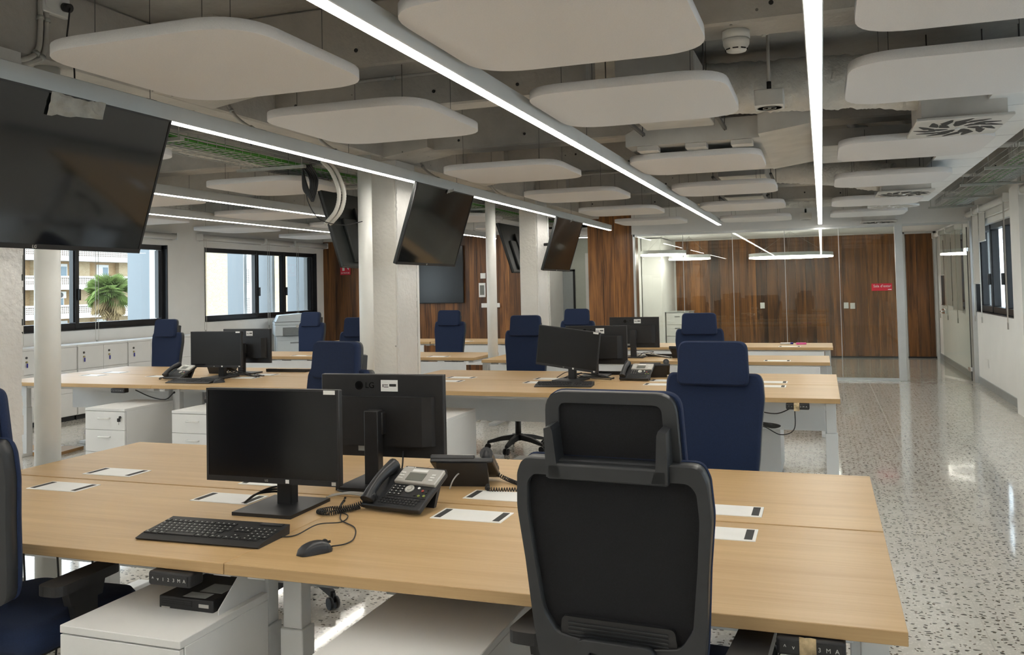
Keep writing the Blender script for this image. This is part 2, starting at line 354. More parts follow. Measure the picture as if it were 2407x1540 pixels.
def coil(path, r, turns, wire, n=5):
    """helix around a path"""
    P = smooth_path(path, 10); L = [0]
    for i in range(1, len(P)): L.append(L[-1] + (P[i]-P[i-1]).length)
    out = []; steps = turns*8; j = 0
    for k in range(steps+1):
        s_ = L[-1]*k/steps
        while j < len(P)-2 and L[j+1] < s_: j += 1
        u = (s_-L[j])/max(1e-6, L[j+1]-L[j]); p = P[j].lerp(P[j+1], u); d = (P[j+1]-P[j]).normalized()
        a = d.cross(Vector((0, 0, 1))).normalized(); b = d.cross(a); w_ = 2*PI*turns*k/steps
        out.append(p + (a*math.cos(w_) + b*math.sin(w_))*r)
    return out
# ================================================================== the shell
ZC = 3.05
XL, XR, YB, YP, YF = -9.2, 2.12, -3.5, 14.5, 18.8
fl = struct(bx('floor', (XL-.3, XR+.3, YB-.1, YF+.2, -.12, 0), 'terrazzo'), 'pale terrazzo floor with dark chips')
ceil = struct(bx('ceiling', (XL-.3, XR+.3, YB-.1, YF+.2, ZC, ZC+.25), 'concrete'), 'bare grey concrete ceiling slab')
BEAMS = ((-1.8, .25, XL, XR), (.2, .25, XL, XR), (2.2, .25, XL, XR), (4.22, .25, XL, XR), (5.25, .2, XL, -1.3), (6.98, .25, XL, XR), (8.88, .25, XL, XR), (11.25, .25, XL, XR), (13.3, .25, XL, XR))
for yc, wd, x0, x1 in BEAMS:
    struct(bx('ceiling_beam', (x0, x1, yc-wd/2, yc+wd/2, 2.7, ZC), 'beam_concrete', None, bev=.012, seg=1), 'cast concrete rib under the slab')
hm = MB().cyl((0, 0, 0), (0, -.003, 0), .011, n=10).mesh('bolt_hole', 'slot_black')
for bo in [o for o in bpy.data.objects if o.name.startswith('ceiling_beam')]:
    yf = min(v.co.y for v in bo.data.vertices); x1 = max(v.co.x for v in bo.data.vertices)
    if yf > 3.5:
        for k in range(14):
            xx = -4.9 + k*.52 + random.uniform(-.06, .06)
            if xx < x1-.1 and not -3.95 < xx < -3.45: put('bolt_hole', hm, bo, (xx, yf-.0005, 2.78 + random.choice((0, 0, .12)) + random.uniform(-.02, .02)))
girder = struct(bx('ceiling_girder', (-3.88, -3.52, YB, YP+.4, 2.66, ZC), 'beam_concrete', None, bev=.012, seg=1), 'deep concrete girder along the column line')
for yc in (4.22, 6.98, 8.88, 11.25):
    for sx in (-1, 1):     # haunch where a beam meets the girder
        xa = -3.7 + sx*.18; MB().prism([(xa, 2.66), (xa + sx*.42, 2.72), (xa + sx*.42, ZC), (xa, ZC)], yc-.26, yc+.26).build('haunch', 'beam_concrete', girder)

def wall_y(name, x0, x1, ya, yb, holes, mat, ztop=ZC):
    """wall running along y with rectangular openings (y0, y1, z0, z1)"""
    m = MB(); y = ya
    for (h0, h1, z0, z1) in sorted(holes):
        m.box(x0, x1, y, h0, 0, ztop); m.box(x0, x1, h0, h1, 0, z0); m.box(x0, x1, h0, h1, z1, ztop); y = h1
    m.box(x0, x1, y, yb, 0, ztop)
    return struct(m.build(name, mat))
HL = [(-2.2, .8, 1.1, 2.27), (3.2, 6.2, 1.1, 2.27), (8.13, 10.65, 1.1, 2.27), (11.5, 14.75, 1.1, 2.27)]
HR = [(-.6, 2.4, 1.05, 2.25), (3.5, 6.5, 1.05, 2.25), (7.5, 10.5, 1.05, 2.25), (11.5, 14.35, 1.05, 2.25), (15.5, 18.3, 1.05, 2.25)]
wall_y('wall_left', XL-.28, XL, YB, YF, HL, 'wall_paint')
wall_y('wall_right', XR, XR+.28, YB, YF+.1, HR, 'wall_paint')
struct(bx('wall_back', (XL-.28, XR+.28, YB-.15, YB, 0, ZC), 'wall_paint'))
wp = struct(bx('baseboard_right', (XR-.015, XR, YB, YF, 0, .1), 'baseboard'))
bx('floor_joint', (.615, .6175, YB, 14.3, -.001, .0004), 'joint_filler', fl)
# wood-clad walls: each plank its own piece
def planks(parent, x0, x1, y, z0, z1, wmean, thick=.014, ax='x'):
    x = x0; k = 0
    widths = []
    while x < x1-.04:
        wd = min(wmean*random.choice((.8, 1, 1, 1.15, 1.3)), x1-x)
        if x1-x-wd < .05: wd = x1-x
        widths.append((x, wd)); x += wd
    for (x, wd) in widths:
        d = random.uniform(0, .003)
        bx('plank', (-wd/2+.0012, wd/2-.0012, -thick-d, 0, z0, z1), 'walnut', parent, bev=.0015, seg=1, loc=(x+wd/2, y, 0))
wf = struct(bx('wall_far', (-3.4, XR, YF, YF+.15, 0, ZC), 'wall_paint'), 'dark brown plank wall behind the glass partition')
planks(wf, -2.92, 1.48, YF, .03, 2.44, .185); planks(wf, 1.56, 2.04, YF-.004, .03, 2.42, .16)
for x in (1.52, 2.08): bx('door_jamb', (x-.025, x+.025, YF-.03, YF, 0, 2.46), 'aluminium', wf)
bx('door_head', (1.5, 2.1, YF-.03, YF, 2.42, 2.46), 'aluminium', wf); bx('skirting_rail', (-2.92, 2.1, YF-.02, YF, 0, .03), 'black_alu', wf)
wl = struct(bx('wall_wood', (XL, -4.98, 15.02, 15.2, 0, ZC), 'wall_paint'), 'brown plank wall with a dark wall screen')
planks(wl, XL, -4.98, 15.02, 0, 2.5, .2)
wq = struct(bx('wall_pier', (-3.72, -2.96, 14.5, 14.95, 0, 2.75), 'walnut'), 'plank-clad pier beside the glass partition')
planks(wq, -3.73, -2.95, 14.5, 0, 2.74, .2)
struct(bx('wall_bulkhead', (-2.96, XR, 14.42, 14.6, 2.37, ZC), 'ceiling_white'))
struct(bx('wall_bulkhead', (-4.98, -2.96, 14.52, 14.9, 2.75, ZC), 'ceiling_white'))
struct(bx('wall_corridor', (-6.2, -3.36, 17.3, 17.45, 0, ZC), 'door_green')); struct(bx('wall_corridor', (-5.3, -4.98, 15.2, 17.3, 0, ZC), 'wall_paint'))
struct(bx('wall_room', (-3.46, -3.36, 14.95, YF, 0, ZC), 'wall_paint'), 'white side wall of the glazed room')
struct(bx('trim_1', (-3.34, -2.96, 17.2, 18.79, 0, 2.44), 'wall_paint'))
struct(bx('ceiling_dropped', (-3.36, XR, 14.6, YF, 2.46, 2.52), 'ceiling_white'), 'white dropped ceiling of the glazed room')
struct(bx('ceiling_corridor', (-4.98, -3.46, 14.95, 17.3, 2.5, 2.56), 'ceiling_white'))
# corridor wall pieces
d1 = struct(bx('door_1', (-5.0, -4.98+.5, 17.25, 17.3, 0, 2.15), 'door_green'))
bx('door_frame', (-4.5, -4.44, 17.24, 17.3, 0, 2.2), 'white_plastic', d1)
wb = thing('whiteboard', 'grey whiteboard with a black frame on the corridor wall', 'whiteboard', (-5.02, 17.27, 1.35))
bx('panel', (-.3, .28, -.03, -.012, -.5, .5), 'whiteboard', wb); bx('frame', (.26, .30, -.04, 0, -.53, .53), 'black_alu', wb); bx('frame', (-.32, .30, -.04, 0, .49, .53), 'black_alu', wb); bx('frame', (-.32, .30, -.04, 0, -.53, -.49), 'black_alu', wb)
tm = thing('thermostat', 'small white thermostat with dark display on the corridor wall', 'thermostat', (-4.70, 17.30, 1.49))
bx('case', (-.05, .05, -.025, 0, -.07, .07), 'white_plastic', tm, bev=.005); bx('display', (-.03, .03, -.028, -.024, .01, .05), 'lcd', tm)
sw = thing('switch_plate', 'white three-gang switch plate below the corridor thermostat', 'switch', (-4.80, 17.30, 1.27))
bx('plate', (-.11, .11, -.012, 0, -.045, .045), 'white_plastic', sw, bev=.003)
for k in (-1, 0, 1): bx('rocker', (k*.07-.03, k*.07+.03, -.016, -.011, -.035, .035), 'white_plastic', sw, bev=.002)

# columns and round poles
def column(y0, y1, label, trunk=True):
    c = struct(MB().box(-3.74, -3.5, y0, y1, 0, 2.67, bev=.012, seg=1).build('concrete_column', 'column_paint'), label)
    m = MB(); rr = random.Random(int(y0*10))
    n = 90; z = 0      # ragged plaster band on the face towards the aisle
    for i in range(n):
        za, zb = i*2.66/n, (i+1)*2.66/n
        m.box(-3.502, -3.488, y0 + rr.uniform(.0, .012), y1 - rr.uniform(.0, .014), za, zb)
    m.build('plaster_band', 'plaster', c)
    if trunk: bx('cable_trunking', (-3.52, -3.485, y1+.002, y1+.045, 0, 2.6), 'white_plastic', c)
    return c
column(2.70, 3.09, 'painted concrete column behind the filmed wall screen', False); column(6.90, 7.28, 'painted concrete column between the two desk blocks'); column(10.93, 11.38, 'painted concrete column nearest the plank pier')
for y, lb in ((3.335, 'round white steel pole beside the end of a desk'), (6.555, 'round white steel pole in front of the middle concrete column'), (9.53, 'round white steel pole between the rear desks')):
    p = MB().cyl((-3.61, y, 0), (-3.61, y, 2.66), .059, n=28).build('steel_pole', 'lacquer_pole'); struct(p, lb)
    MB().cyl((-3.61, y, .0), (-3.61, y, .012), .085, n=28).build('base_ring', 'white_metal', p)

# ------------------------------------------------------------------ windows
WN = [0]
def window(x, inward, y0, y1, z0, z1, posts, label, sills=True):
    """window in a wall running along y; inward = +1 when the room lies at larger x"""
    WN[0] += 1; o = bpy.data.objects.new('window_%d' % WN[0], None); COL.objects.link(o); o.location = (x, (y0+y1)/2, z0); struct(o, label)
    oy = (y0+y1)/2; i = inward; f = .055
    def B(nm, a, b_, c, d, e, g, mat, bev=.004): bx(nm, (min(a, b_)-x, max(a, b_)-x, c-oy, d-oy, e-z0, g-z0), mat, o, bev=bev, seg=1)
    xo, xi = x-i*.16, x-i*.06
    for nm, c, d, e, g in (('frame_head', y0, y1, z1-f*1.3, z1), ('frame_sill', y0, y1, z0, z0+f*1.5), ('frame_jamb', y0, y0+f, z0, z1), ('frame_jamb', y1-f, y1, z0, z1)):
        B(nm, xo, xi, c, d, e, g, 'black_alu')
    edges = [y0+f] + posts + [y1-f]
    for k, py in enumerate(posts): B('mullion', xo-i*.0, xi+i*.01, py-.03, py+.03, z0, z1, 'black_alu')
    for k in range(len(edges)-1):
        a, b_ = edges[k], edges[k+1]
        for nm, c, d, e, g in (('sash_stile', a+.02, a+.05, z0+.09, z1-.08), ('sash_stile', b_-.05, b_-.02, z0+.09, z1-.08)): B(nm, xo+i*.02, xi-i*.01, c, d, e, g, 'black_alu', .002)
        B('pane', x-i*.115, x-i*.105, a+.02, b_-.02, z0+.07, z1-.06, 'window_glass', 0)
        if k: B('window_handle', xi, xi+i*.045, a+.0, a+.03, z0+.38, z0+.53, 'black_plastic')
    if sills: B('sill_board', x-i*.06, x+i*.012, y0, y1, z0-.012, z0, 'black_alu', 0)
    for c in (y0, y1): B('reveal', x-i*.06, x+i*.004, c-.008, c+.008, z0, z1, 'black_alu', 0)
    return o
window(XL, 1, -2.2, .8, 1.1, 2.27, [-.7], 'black framed window behind the wall screen column')
window(XL, 1, 3.2, 6.2, 1.1, 2.27, [4.7], 'black framed window next to the screen column')
window(XL, 1, 8.13, 10.65, 1.1, 2.27, [9.02], 'black framed window looking out on flats and a palm')
window(XL, 1, 11.5, 14.75, 1.1, 2.27, [12.95, 13.77], 'black framed window above the photocopier')
for k, (a, b_, c, d) in enumerate(HR): window(XR, -1, a, b_, c, d, [a+1.0, a+1.95], 'black framed window in the aisle wall')

# ------------------------------------------------------------------ glass partition and door
gp = thing('glass_partition', 'frameless glass partition with aluminium rails between the office and glazed room', 'glass partition', (0, 14.5, 0))
mull = [-2.93, -2.13, -1.34, -.54, .26, 1.05]
for a, b_ in zip(mull, mull[1:]): bx('pane', (a+.004, b_-.004, -.006, .006, .03, 2.35), 'partition_glass', gp)
bx('bottom_rail', (-2.93, 1.06, -.025, .025, 0, .04), 'aluminium', gp); bx('top_rail', (-2.95, 2.1, -.03, .03, 2.335, 2.37), 'aluminium', gp)
bx('end_post', (1.055, 1.165, -.05, .05, 0, 2.37), 'aluminium', gp, bev=.004); bx('end_post', (-2.955, -2.92, -.03, .03, 0, 2.37), 'aluminium', gp)
bx('floor_strip', (-2.93, 1.06, -.12, -.025, 0, .006), 'aluminium', gp)
for a in mull[1:-1]: bx('joint_seal', (a-.004, a+.004, -.007, .007, .04, 2.335), 'aluminium', gp)
gs = thing('room_sign', 'red room sign reading Sala d\'estar on the glass partition', 'sign', (.855, 14.488, 1.42))
bx('plate', (-.145, .145, -.006, 0, -.055, .055), 'red_sign', gs, bev=.002, seg=1)
text_mesh('lettering', 'Sala d\u2019estar', .055, 'paper', gs, (-.12, -.0065, .015), (PI/2, 0, 0), .0006, 'LEFT'); bx('small_print', (.085, .135, -.0068, -.006, -.042, -.032), 'paper', gs)
gd = thing('glass_door', 'open glass door with steel lever handle by the aisle wall', 'door', (2.03, 14.44, 0), math.radians(17))
bx('leaf', (-.006, .006, 0, .88, .02, 2.28), 'partition_glass', gd); bx('leaf_edge', (-.007, .007, -.006, .0, .02, 2.28), 'dark_wire', gd)
for z in (.16, 1.92): bx('hinge', (-.025, .025, -.03, .06, z, z+.06), 'chrome', gd, bev=.004)
h = bx('lock_case', (-.02, .02, .76, .86, .98, 1.06), 'chrome', gd, bev=.004)
MB().tube([(-.02, .8, 1.02), (-.07, .8, 1.02), (-.075, .79, 1.02), (-.075, .68, 1.02)], .009, 8).build('lever', 'chrome', h)
struct(bx('trim_2', (2.06, 2.12, 14.38, 14.56, 0, 2.37), 'aluminium'))

# ------------------------------------------------------------------ the street outside
og = struct(bx('ground_outside', (-140, 60, -60, 150, -8.2, -8), 'ground'), 'street level outside')
nb = thing('neighbour_wall', 'pale blue grey wall of the neighbouring block outside the aisle windows', 'building', (6.5, 6, -8))
bx('wall', (0, 1.2, -16, 18, 0, 16), 'street_wall', nb)  # pale wall raised this high to block sun from the aisle windows
for k in range(9): bx('pilaster', (-.12, 0, -14+k*3.6, -13.4+k*3.6, 0, 16), 'render_white', nb)
def flats():
    X = -66.; b = thing('apartment_block', 'yellow brick flats with perforated white balconies seen through the window', 'building', (X, 64, -8))
    bx('brick_wall', (-8, 0, -26, 24, 0, 22), 'brick_yellow', b)
    zf = [5.05 + 2.62*k for k in range(-1, 6)]      # balcony slab heights above the street
    for q, z in enumerate(zf):
        s_ = bx('balcony_slab', (0, 1.5, -26, 24, z, z+.28), 'render_white', b)
        bx('balcony_rail', (1.4, 1.55, -26, 24, z+1.08, z+1.25), 'render_white', b)
        bx('balcony_curb', (1.42, 1.5, -26, 24, z+.28, z+.42), 'render_white', b)
        m = MB()        # pierced blocks: bars of the lattice with open holes
        for r in range(4): m.box(1.42, 1.5, -26, 24, z+.42+r*.165, z+.42+r*.165+.06)
        y = -26
        while y < 24: m.box(1.43, 1.49, y, y+.09, z+.42, z+1.08); y += .21
        lat = m.build('balcony_lattice', 'render_white', b); lat['kind'] = 'stuff'
        bx('lattice_shade', (1.3, 1.34, -26, 24, z+.28, z+1.1), 'terracotta', b)
    wm = MB().box(-.05, .06, -.75, .75, 0, 1.25).mesh('window', 'shutter'); pm = MB().box(.06, .08, .02, .66, .08, 1.0).mesh('pane', 'far_glass'); pm2 = MB().box(.06, .075, -.68, -.05, .06, 1.2).mesh('shutter_panel', 'shutter')
    for q, z in enumerate(zf[:-1]):
        for k in range(9):
            wdo = put('window', wm, b, (0, -22+k*5.0 + (q % 2)*.4, z+1.15)); put('pane', pm, wdo); put('shutter_panel', pm2, wdo)
    for k in range(9): bx('brick_pier', (-.0, .45, -19.9+k*5, -18.6+k*5, 0, 22), 'brick_pale', b)
    for (y, z) in ((-2.2, zf[2]+1.95), (-4.6, zf[1]+1.4), (6.2, zf[3]+1.9)):
        a = bx('air_conditioner', (.02, .35, y, y+.95, z-.1, z+.52), 'white_plastic', b, bev=.02); MB().cyl((.34, y+.36, z+.2), (.365, y+.36, z+.2), .24, n=18).build('fan_grille', 'dark_wire', a)
    return b
flats()
def palm():
    p = thing('palm_tree', 'fan palm with green crown and dry hanging skirt outside the window', 'palm tree', (-55, 56.8, -8))
    m = MB(); m.tube([(0, 0, 0), (.1, .05, 5), (0, .1, 9.6)], .24, 10, rad=[.32, .25, .22]); m.build('trunk', 'bark', p)
    def fan(mat, n, R, fold):
        q = MB()
        for i in range(n):
            a = -1.25 + 2.5*i/(n-1); d = Vector((math.cos(a), math.sin(a), 0)); s_ = Vector((-d.y, d.x, 0))*.035
            v = [q.bm.verts.new(c) for c in ((0, 0, 0), tuple(d*R*.55 + s_ + Vector((0, 0, fold))), tuple(d*R + Vector((0, 0, -fold*5))), tuple(d*R*.55 - s_ + Vector((0, 0, fold))))]
            q.bm.faces.new((v[0], v[1], v[2])); q.bm.faces.new((v[0], v[2], v[3]))
        q.tube([(0, 0, 0), (-.8, 0, -.02)], .025, 4)
        return q.mesh('frond', mat)
    g = fan('frond', 15, 1.25, .06); d = fan('frond_dry', 13, 1.15, .2)
    rr = random.Random(3)
    for k in range(64):
        dry = k >= 44; az = rr.uniform(0, 2*PI); el = rr.uniform(-.35, 1.25) if not dry else rr.uniform(-1.1, -.15)
        rad = .75 if not dry else .55
        dr = Vector((math.cos(az)*math.cos(el), math.sin(az)*math.cos(el), math.sin(el)))
        f = put('frond', d if dry else g, p, tuple(Vector((0, .1, 9.75 if not dry else 9.5)) + dr*rad)); f.rotation_euler = dr.to_track_quat('X', 'Z').to_euler(); f.rotation_euler.rotate_axis('X', rr.uniform(-.6, .6))
        if el < .2 and not dry: f.rotation_euler.rotate_axis('Y', .4)
    return p
palm()
bb = thing('brick_building', 'sunlit pale yellow brick building seen through the window above the photocopier', 'building', (-45, 60, -8))
bx('brick_wall', (-.9, 0, -5, -.7, 0, 20), 'brick_pale', bb)
bx('white_wall', (-1.5, -.8, -.7, 4.2, 0, 20), 'render_white', bb)
for k in range(7):
    m = MB()
    for r in range(9): m.box(-.74, -.7, 1.0, 2.9, 3.2+k*2.4+r*.15, 3.2+k*2.4+r*.15+.08)
    for c in range(8): m.box(-.745, -.705, 1.0+c*.255, 1.1+c*.255, 3.2+k*2.4, 4.5+k*2.4)
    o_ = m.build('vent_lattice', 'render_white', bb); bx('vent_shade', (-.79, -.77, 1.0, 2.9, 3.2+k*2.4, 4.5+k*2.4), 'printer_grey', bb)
bx('brick_wing', (-1.5, .2, 4.2, 9.5, 0, 20), 'brick_pale', bb)
def fin(xa, ya, xb, yb_, label):
    L_ = math.hypot(xb-xa, yb_-ya); a = math.atan2(yb_-ya, xb-xa)
    t = thing('facade_fin', label, 'louvre fin', (xa, ya, .2), a)
    MB().prism([(0, -.02), (L_, -.012), (L_, .012), (0, .02)], 0, 3.0, 'xy').build('blade', 'fin_blue', t)
    bx('edge_trim', (-.02, .0, -.025, .025, 0, 3.0), 'shutter', t)
fin(-9.56, 10.72, -10.31, 11.06, 'blue grey facade fin outside the window that shows the palm')
for a, c in ((12.98, 13.5), (13.82, 14.42), (14.92, 15.42)): fin(-9.56, a+.03, -10.31, c+.03, 'blue grey facade fin outside the photocopier window')
for o_ in [o for o in bpy.data.objects if o.name.startswith('facade_fin') and 'photocopier' in o.get('label', '')]: o_['group'] = 'facade fins outside the photocopier window'
# ================================================================== things hanging from the ceiling
def top_at(x, y):
    """height of the concrete above a point: slab, rib or girder"""
    if -3.9 < x < -3.5: return 2.66
    if -1.35 < x < -.36 and 6.33 < y < 8.17: return 2.535      # the sheet metal duct
    if -.36 <= x < .95 and 6.2 < y < 8.27: return 2.565
    for yc, wd, x0, x1 in BEAMS:
        if abs(y-yc) < wd/2+.004 and x0 < x < x1: return 2.70
    return ZC
def linear_light(x, y0, y1, label, step=2.0, zb=2.40):
    t = thing('linear_light', label, 'ceiling light', (x, (y0+y1)/2, zb)); h = (y1-y0)/2
    bx('housing', (-.032, .032, -h, h, .006, .09), 'led_housing', t, bev=.003, seg=1)
    MB().box(-.024, .024, -h+.004, h-.004, .003, .010).build('diffuser', 'led', t)
    y = -h+.6; k = 0
    while y < h-.1:
        wv = MB().cyl((0, y, .09), (0, y, top_at(x, y+(y0+y1)/2)-zb), .0018, n=5).build('suspension_wire', 'dark_wire', t)
        bx('wire_clip', (-.012, .012, y-.035, y+.035, .09, .097), 'dark_wire', wv); y += step
    return t
linear_light(-3.21, -3.0, 13.93, 'long linear LED light running along the wall screens', zb=2.42)
linear_light(-1.43, -3.0, 13.5, 'long linear LED light between the two files of panels over the desks')
linear_light(0.0, -3.0, 14.3, 'long linear LED light above the aisle edge of the desks')
linear_light(-5.45, -3.0, 14.6, 'long linear LED light beyond the columns, on their side of the copier area')
linear_light(-6.85, -3.0, 14.8, 'long linear LED light over the lockers side of the office')

cl = thing('corridor_light', 'short linear LED light on the corridor ceiling', 'ceiling light', (-4.25, 16.3, 2.46))
bx('housing', (-.35, .35, -.03, .03, .006, .04), 'led_housing', cl, bev=.003, seg=1); bx('diffuser', (-.345, .345, -.026, .026, .0, .007), 'led', cl)
def panel_proto():
    t = thing('acoustic_panel', 'x', 'acoustic panel', (0, 0, 2.45))
    h = .49; o = rpoly([(-h, -h), (h, -h), (h, h), (-h, h)], .23, 8)
    i_ = [(x*.9985, y*.9985) for x, y in o]
    m = MB(); n = len(o)
    L_ = [[m.bm.verts.new((x, y, z)) for x, y in ps] for ps, z in ((i_, 0), (o, .001), (o, .044), (i_, .045))]
    for a in range(3):
        for k in range(n): f = m.bm.faces.new((L_[a][k], L_[a][(k+1) % n], L_[a+1][(k+1) % n], L_[a+1][k])); f.smooth = a == 1
    m.bm.faces.new(L_[0]); m.bm.faces.new(L_[3][::-1]); m.build('felt_board', 'felt', t)
    return t
pp = panel_proto(); first = [True]
WIRES = {q: MB().cyl((0, 0, .045), (0, 0, q-2.45), .0016, n=5).mesh('suspension_wire', 'dark_wire') for q in (ZC, 2.70, 2.66, 2.535, 2.565)}
def panel(x, y, label, group):
    t = pp if first[0] else copy_tree(pp)
    if first[0]: first[0] = False; keep = []
    for ch in [o for o in t.children if o.name.startswith('suspension')]: bpy.data.objects.remove(ch)
    t.location = (x, y, 2.45); t['label'] = label; t['group'] = group
    for sx in (-.32, .32):
        for sy in (-.32, .32): put('suspension_wire', WIRES[top_at(x+sx, y+sy)], t, (sx, sy, 0))
    return t
ORD = ('first', 'second', 'third', 'fourth', 'fifth', 'sixth', 'seventh')
for f, x, ys in (('in the wall screen file', -2.365, (3.03, 4.45, 6.82, 8.84, 10.97, 13.0)), ('in the mid desk file', -.88, (3.08, 4.53, 6.98, 8.97, 11.08, 13.3)), ('in the aisle file', .63, (3.1, 4.53, 6.87, 8.9, 11.27, 13.2))):
    for k, y in enumerate(ys): panel(x, y, 'white acoustic panel, %s from the glass partition %s' % (ORD[len(ys)-1-k], f), 'acoustic panels ' + f)
for f, x, ys in (('beyond the columns', -4.56, (4.4, 6.7, 8.8, 10.9, 13.0)), ('between the two lights beyond the columns', -6.32, (4.4, 6.95, 9.05, 11.1, 13.2)), ('along the locker wall', -8.05, (7.0, 8.8, 10.8, 12.9))):
    for k, y in enumerate(ys): panel(x, y, 'white acoustic panel, %s from the plank wall %s' % (ORD[len(ys)-1-k], f), 'acoustic panels ' + f)

# cable trays of welded wire
def tray(x0, x1, y0, y1, z, label, rise=.06, cables=True):
    t = thing('cable_tray', label, 'cable tray', ((x0+x1)/2, (y0+y1)/2, z)); hw = (x1-x0)/2; h = (y1-y0)/2
    m = MB(); n = int(2*hw/.05)
    for k in range(n+1): m.tube([(-hw+k*2*hw/n, -h, 0), (-hw+k*2*hw/n, h, 0)], .0028, 4)
    for sx in (-1, 1):
        for zz in (rise*.5, rise): m.tube([(sx*hw, -h, zz), (sx*hw, h, zz)], .0028, 4)
    y = -h
    while y <= h: m.tube([(-hw, y, rise), (-hw, y, 0), (hw, y, 0), (hw, y, rise)], .0028, 4); y += .1
    o = m.build('wire_basket', 'wire', t); o['kind'] = 'stuff'
    y = -h+.3
    while y < h:
        r = bx('support_rail', (-hw-.12, hw+.12, y-.02, y+.02, -.03, -.006), 'wire', t)
        for sx in (-1, 1): MB().cyl((sx*(hw+.09), y, -.03), (sx*(hw+.09), y, top_at((x0+x1)/2+sx*(hw+.09), y+(y0+y1)/2)-z), .004, n=5).build('threaded_rod', 'wire', r)
        y += 1.45
    return t, hw, h
tr, hw, h = tray(-4.46, -4.05, 1.5, 14.4, 2.56, 'wire cable tray full of green data cables beside the columns')
def cable_run(parent, name, mat, x, z, y0, y1, r, rr, wob=.02):
    pts = []; y = y0
    while y <= y1: pts.append((x + rr.uniform(-wob, wob), y, z + rr.uniform(-.006, .012))); y += .45
    return MB().tube(smooth_path(pts, 4), r, 6).build(name, mat, parent)
rr = random.Random(11)
for k in range(20): cable_run(tr, 'green_cable', 'cable_green', -hw+.2+.0105*k, .008 + (k % 3)*.011, -h, h, .006, rr, .012)
for k in range(9): cable_run(tr, 'white_cable', 'cable_white', -hw+.02+.018*k, .01, -h, h, .008, rr, .01)
tr2, hw2, h2 = tray(1.5, 1.84, 4.0, 13.3, 2.50, 'wire cable tray under the ceiling along the aisle wall', rise=.1)
for k in range(4): cable_run(tr2, 'green_cable', 'cable_green', -.1+.05*k, .012, -h2, h2, .006, rr, .02)
tr3, hw3, h3 = tray(-8.2, -7.9, 4.0, 14.4, 2.62, 'wire cable tray high above the lockers')
for k in range(6): cable_run(tr3, 'green_cable', 'cable_green', -.1+.04*k, .012, -h3, h3, .006, rr, .02)

# ducts
def flexduct(pts, r, label, seed):
    t = thing('flexible_duct', label, 'duct', pts[0]); o0 = Vector(pts[0]); rr = random.Random(seed)
    P = smooth_path([Vector(p)-o0 for p in pts], 44); m = MB(); n = 44; rings = []; a = None; s_ = 0
    for i, p in enumerate(P):
        d = (P[min(i+1, len(P)-1)]-P[max(i-1, 0)]).normalized(); a = d.orthogonal().normalized() if a is None else (a-d*a.dot(d)).normalized(); b = d.cross(a)
        s_ += (P[i]-P[i-1]).length if i else 0; row = []
        for k in range(n):
            an = 2*PI*k/n; q = Vector((s_*17 + seed*9, math.cos(an)*1.3, math.sin(an)*1.3))
            f = .11*(.35-abs(noise.noise(q))) + .05*noise.noise(q*2.6) + .03*noise.noise(Vector((s_*3, an, seed)))
            row.append(m.bm.verts.new(p + (a*math.cos(an)+b*math.sin(an))*r*(1+f)))
        rings.append(row)
    for i in range(len(P)-1):
        for k in range(n): f = m.bm.faces.new((rings[i][k], rings[i][(k+1) % n], rings[i+1][(k+1) % n], rings[i+1][k])); f.smooth = True
    m.bm.faces.new(rings[0]); m.bm.faces.new(rings[-1][::-1]); m.build('foil_sleeve', 'foil', t)
    for q in (3, len(P)-4):
        d = (P[q+1]-P[q]).normalized(); MB().cyl(P[q]-d*.012, P[q]+d*.012, r*1.03, n=28, cap=False).build('clamp_band', 'wire', t)
    return t
flexduct([(-1.1, 5.9, 2.83), (-.5, 5.92, 2.80), (.2, 5.9, 2.77), (.75, 5.98, 2.72), (1.06, 6.0, 2.70)], .165, 'wrinkled foil duct above the square air grille nearest the smoke detector', 1)
flexduct([(-1.0, 10.72, 2.86), (-.3, 10.68, 2.82), (.25, 10.58, 2.74), (.60, 10.45, 2.66), (.78, 10.40, 2.64)], .15, 'wrinkled foil duct leading to the far square air grille', 2)
flexduct([(.3, 13.9, 2.8), (-.1, 13.95, 2.78), (-.6, 13.9, 2.8)], .14, 'short foil duct beside the white bulkhead', 3)
du = thing('air_duct', 'galvanised sheet metal air duct with a sloping transition under the ribs', 'duct', (-.8, 7.3, 2.535))
MB().prism([(-.53, .0), (.42, .0), (.42, .155), (-.40, .155), (-.53, .09)], -.95, .85).build('main_box', 'galvanised', du)
MB().prism([(.42, .0), (.78, .05), (.84, .155), (.42, .155)], -1.1, .9).build('transition', 'galvanised', du)
MB().prism([(.84, .03), (1.72, .03), (1.72, .155), (.84, .155)], -.1, .95).build('branch', 'galvanised', du)
for x in (-.45, -.1, .22): bx('bracket_box', (x, x+.15, -.93, -.80, -.038, -.001), 'galvanised', du, bev=.003, seg=1)
for x in (-.45, .35, 1.6): MB().cyl((x, .4, .155), (x, .4, ZC-2.535), .005, n=6).build('hanger_rod', 'dark_wire', du)
bx('hanger_bar', (-.55, 1.7, .385, .415, .155, .165), 'wire', du)
for k, (x, y) in enumerate(((.22, 7.2), (.62, 7.2))):
    pv = thing('pipe_elbow', 'white insulated pipe elbow beside the sheet metal duct', 'pipe', (x, y, 2.66), group='insulated pipe elbows'); MB().tube(smooth_path([(0, 0, .39), (0, 0, .12), (.06, .06, .04), (.14, .12, .03)], 6), .03, 10).build('insulation', 'white_plastic', pv); MB().cyl((0, 0, .2), (0, 0, .23), .034, n=10).build('strap', 'dark_wire', pv)
fc = thing('fan_coil_unit', 'dark fan coil unit hung above the panels in the middle file', 'air conditioner', (-.95, 5.72, 2.62)); bx('casing', (-.2, .28, -.5, .5, 0, .28), 'galvanised', fc, bev=.006, seg=1)
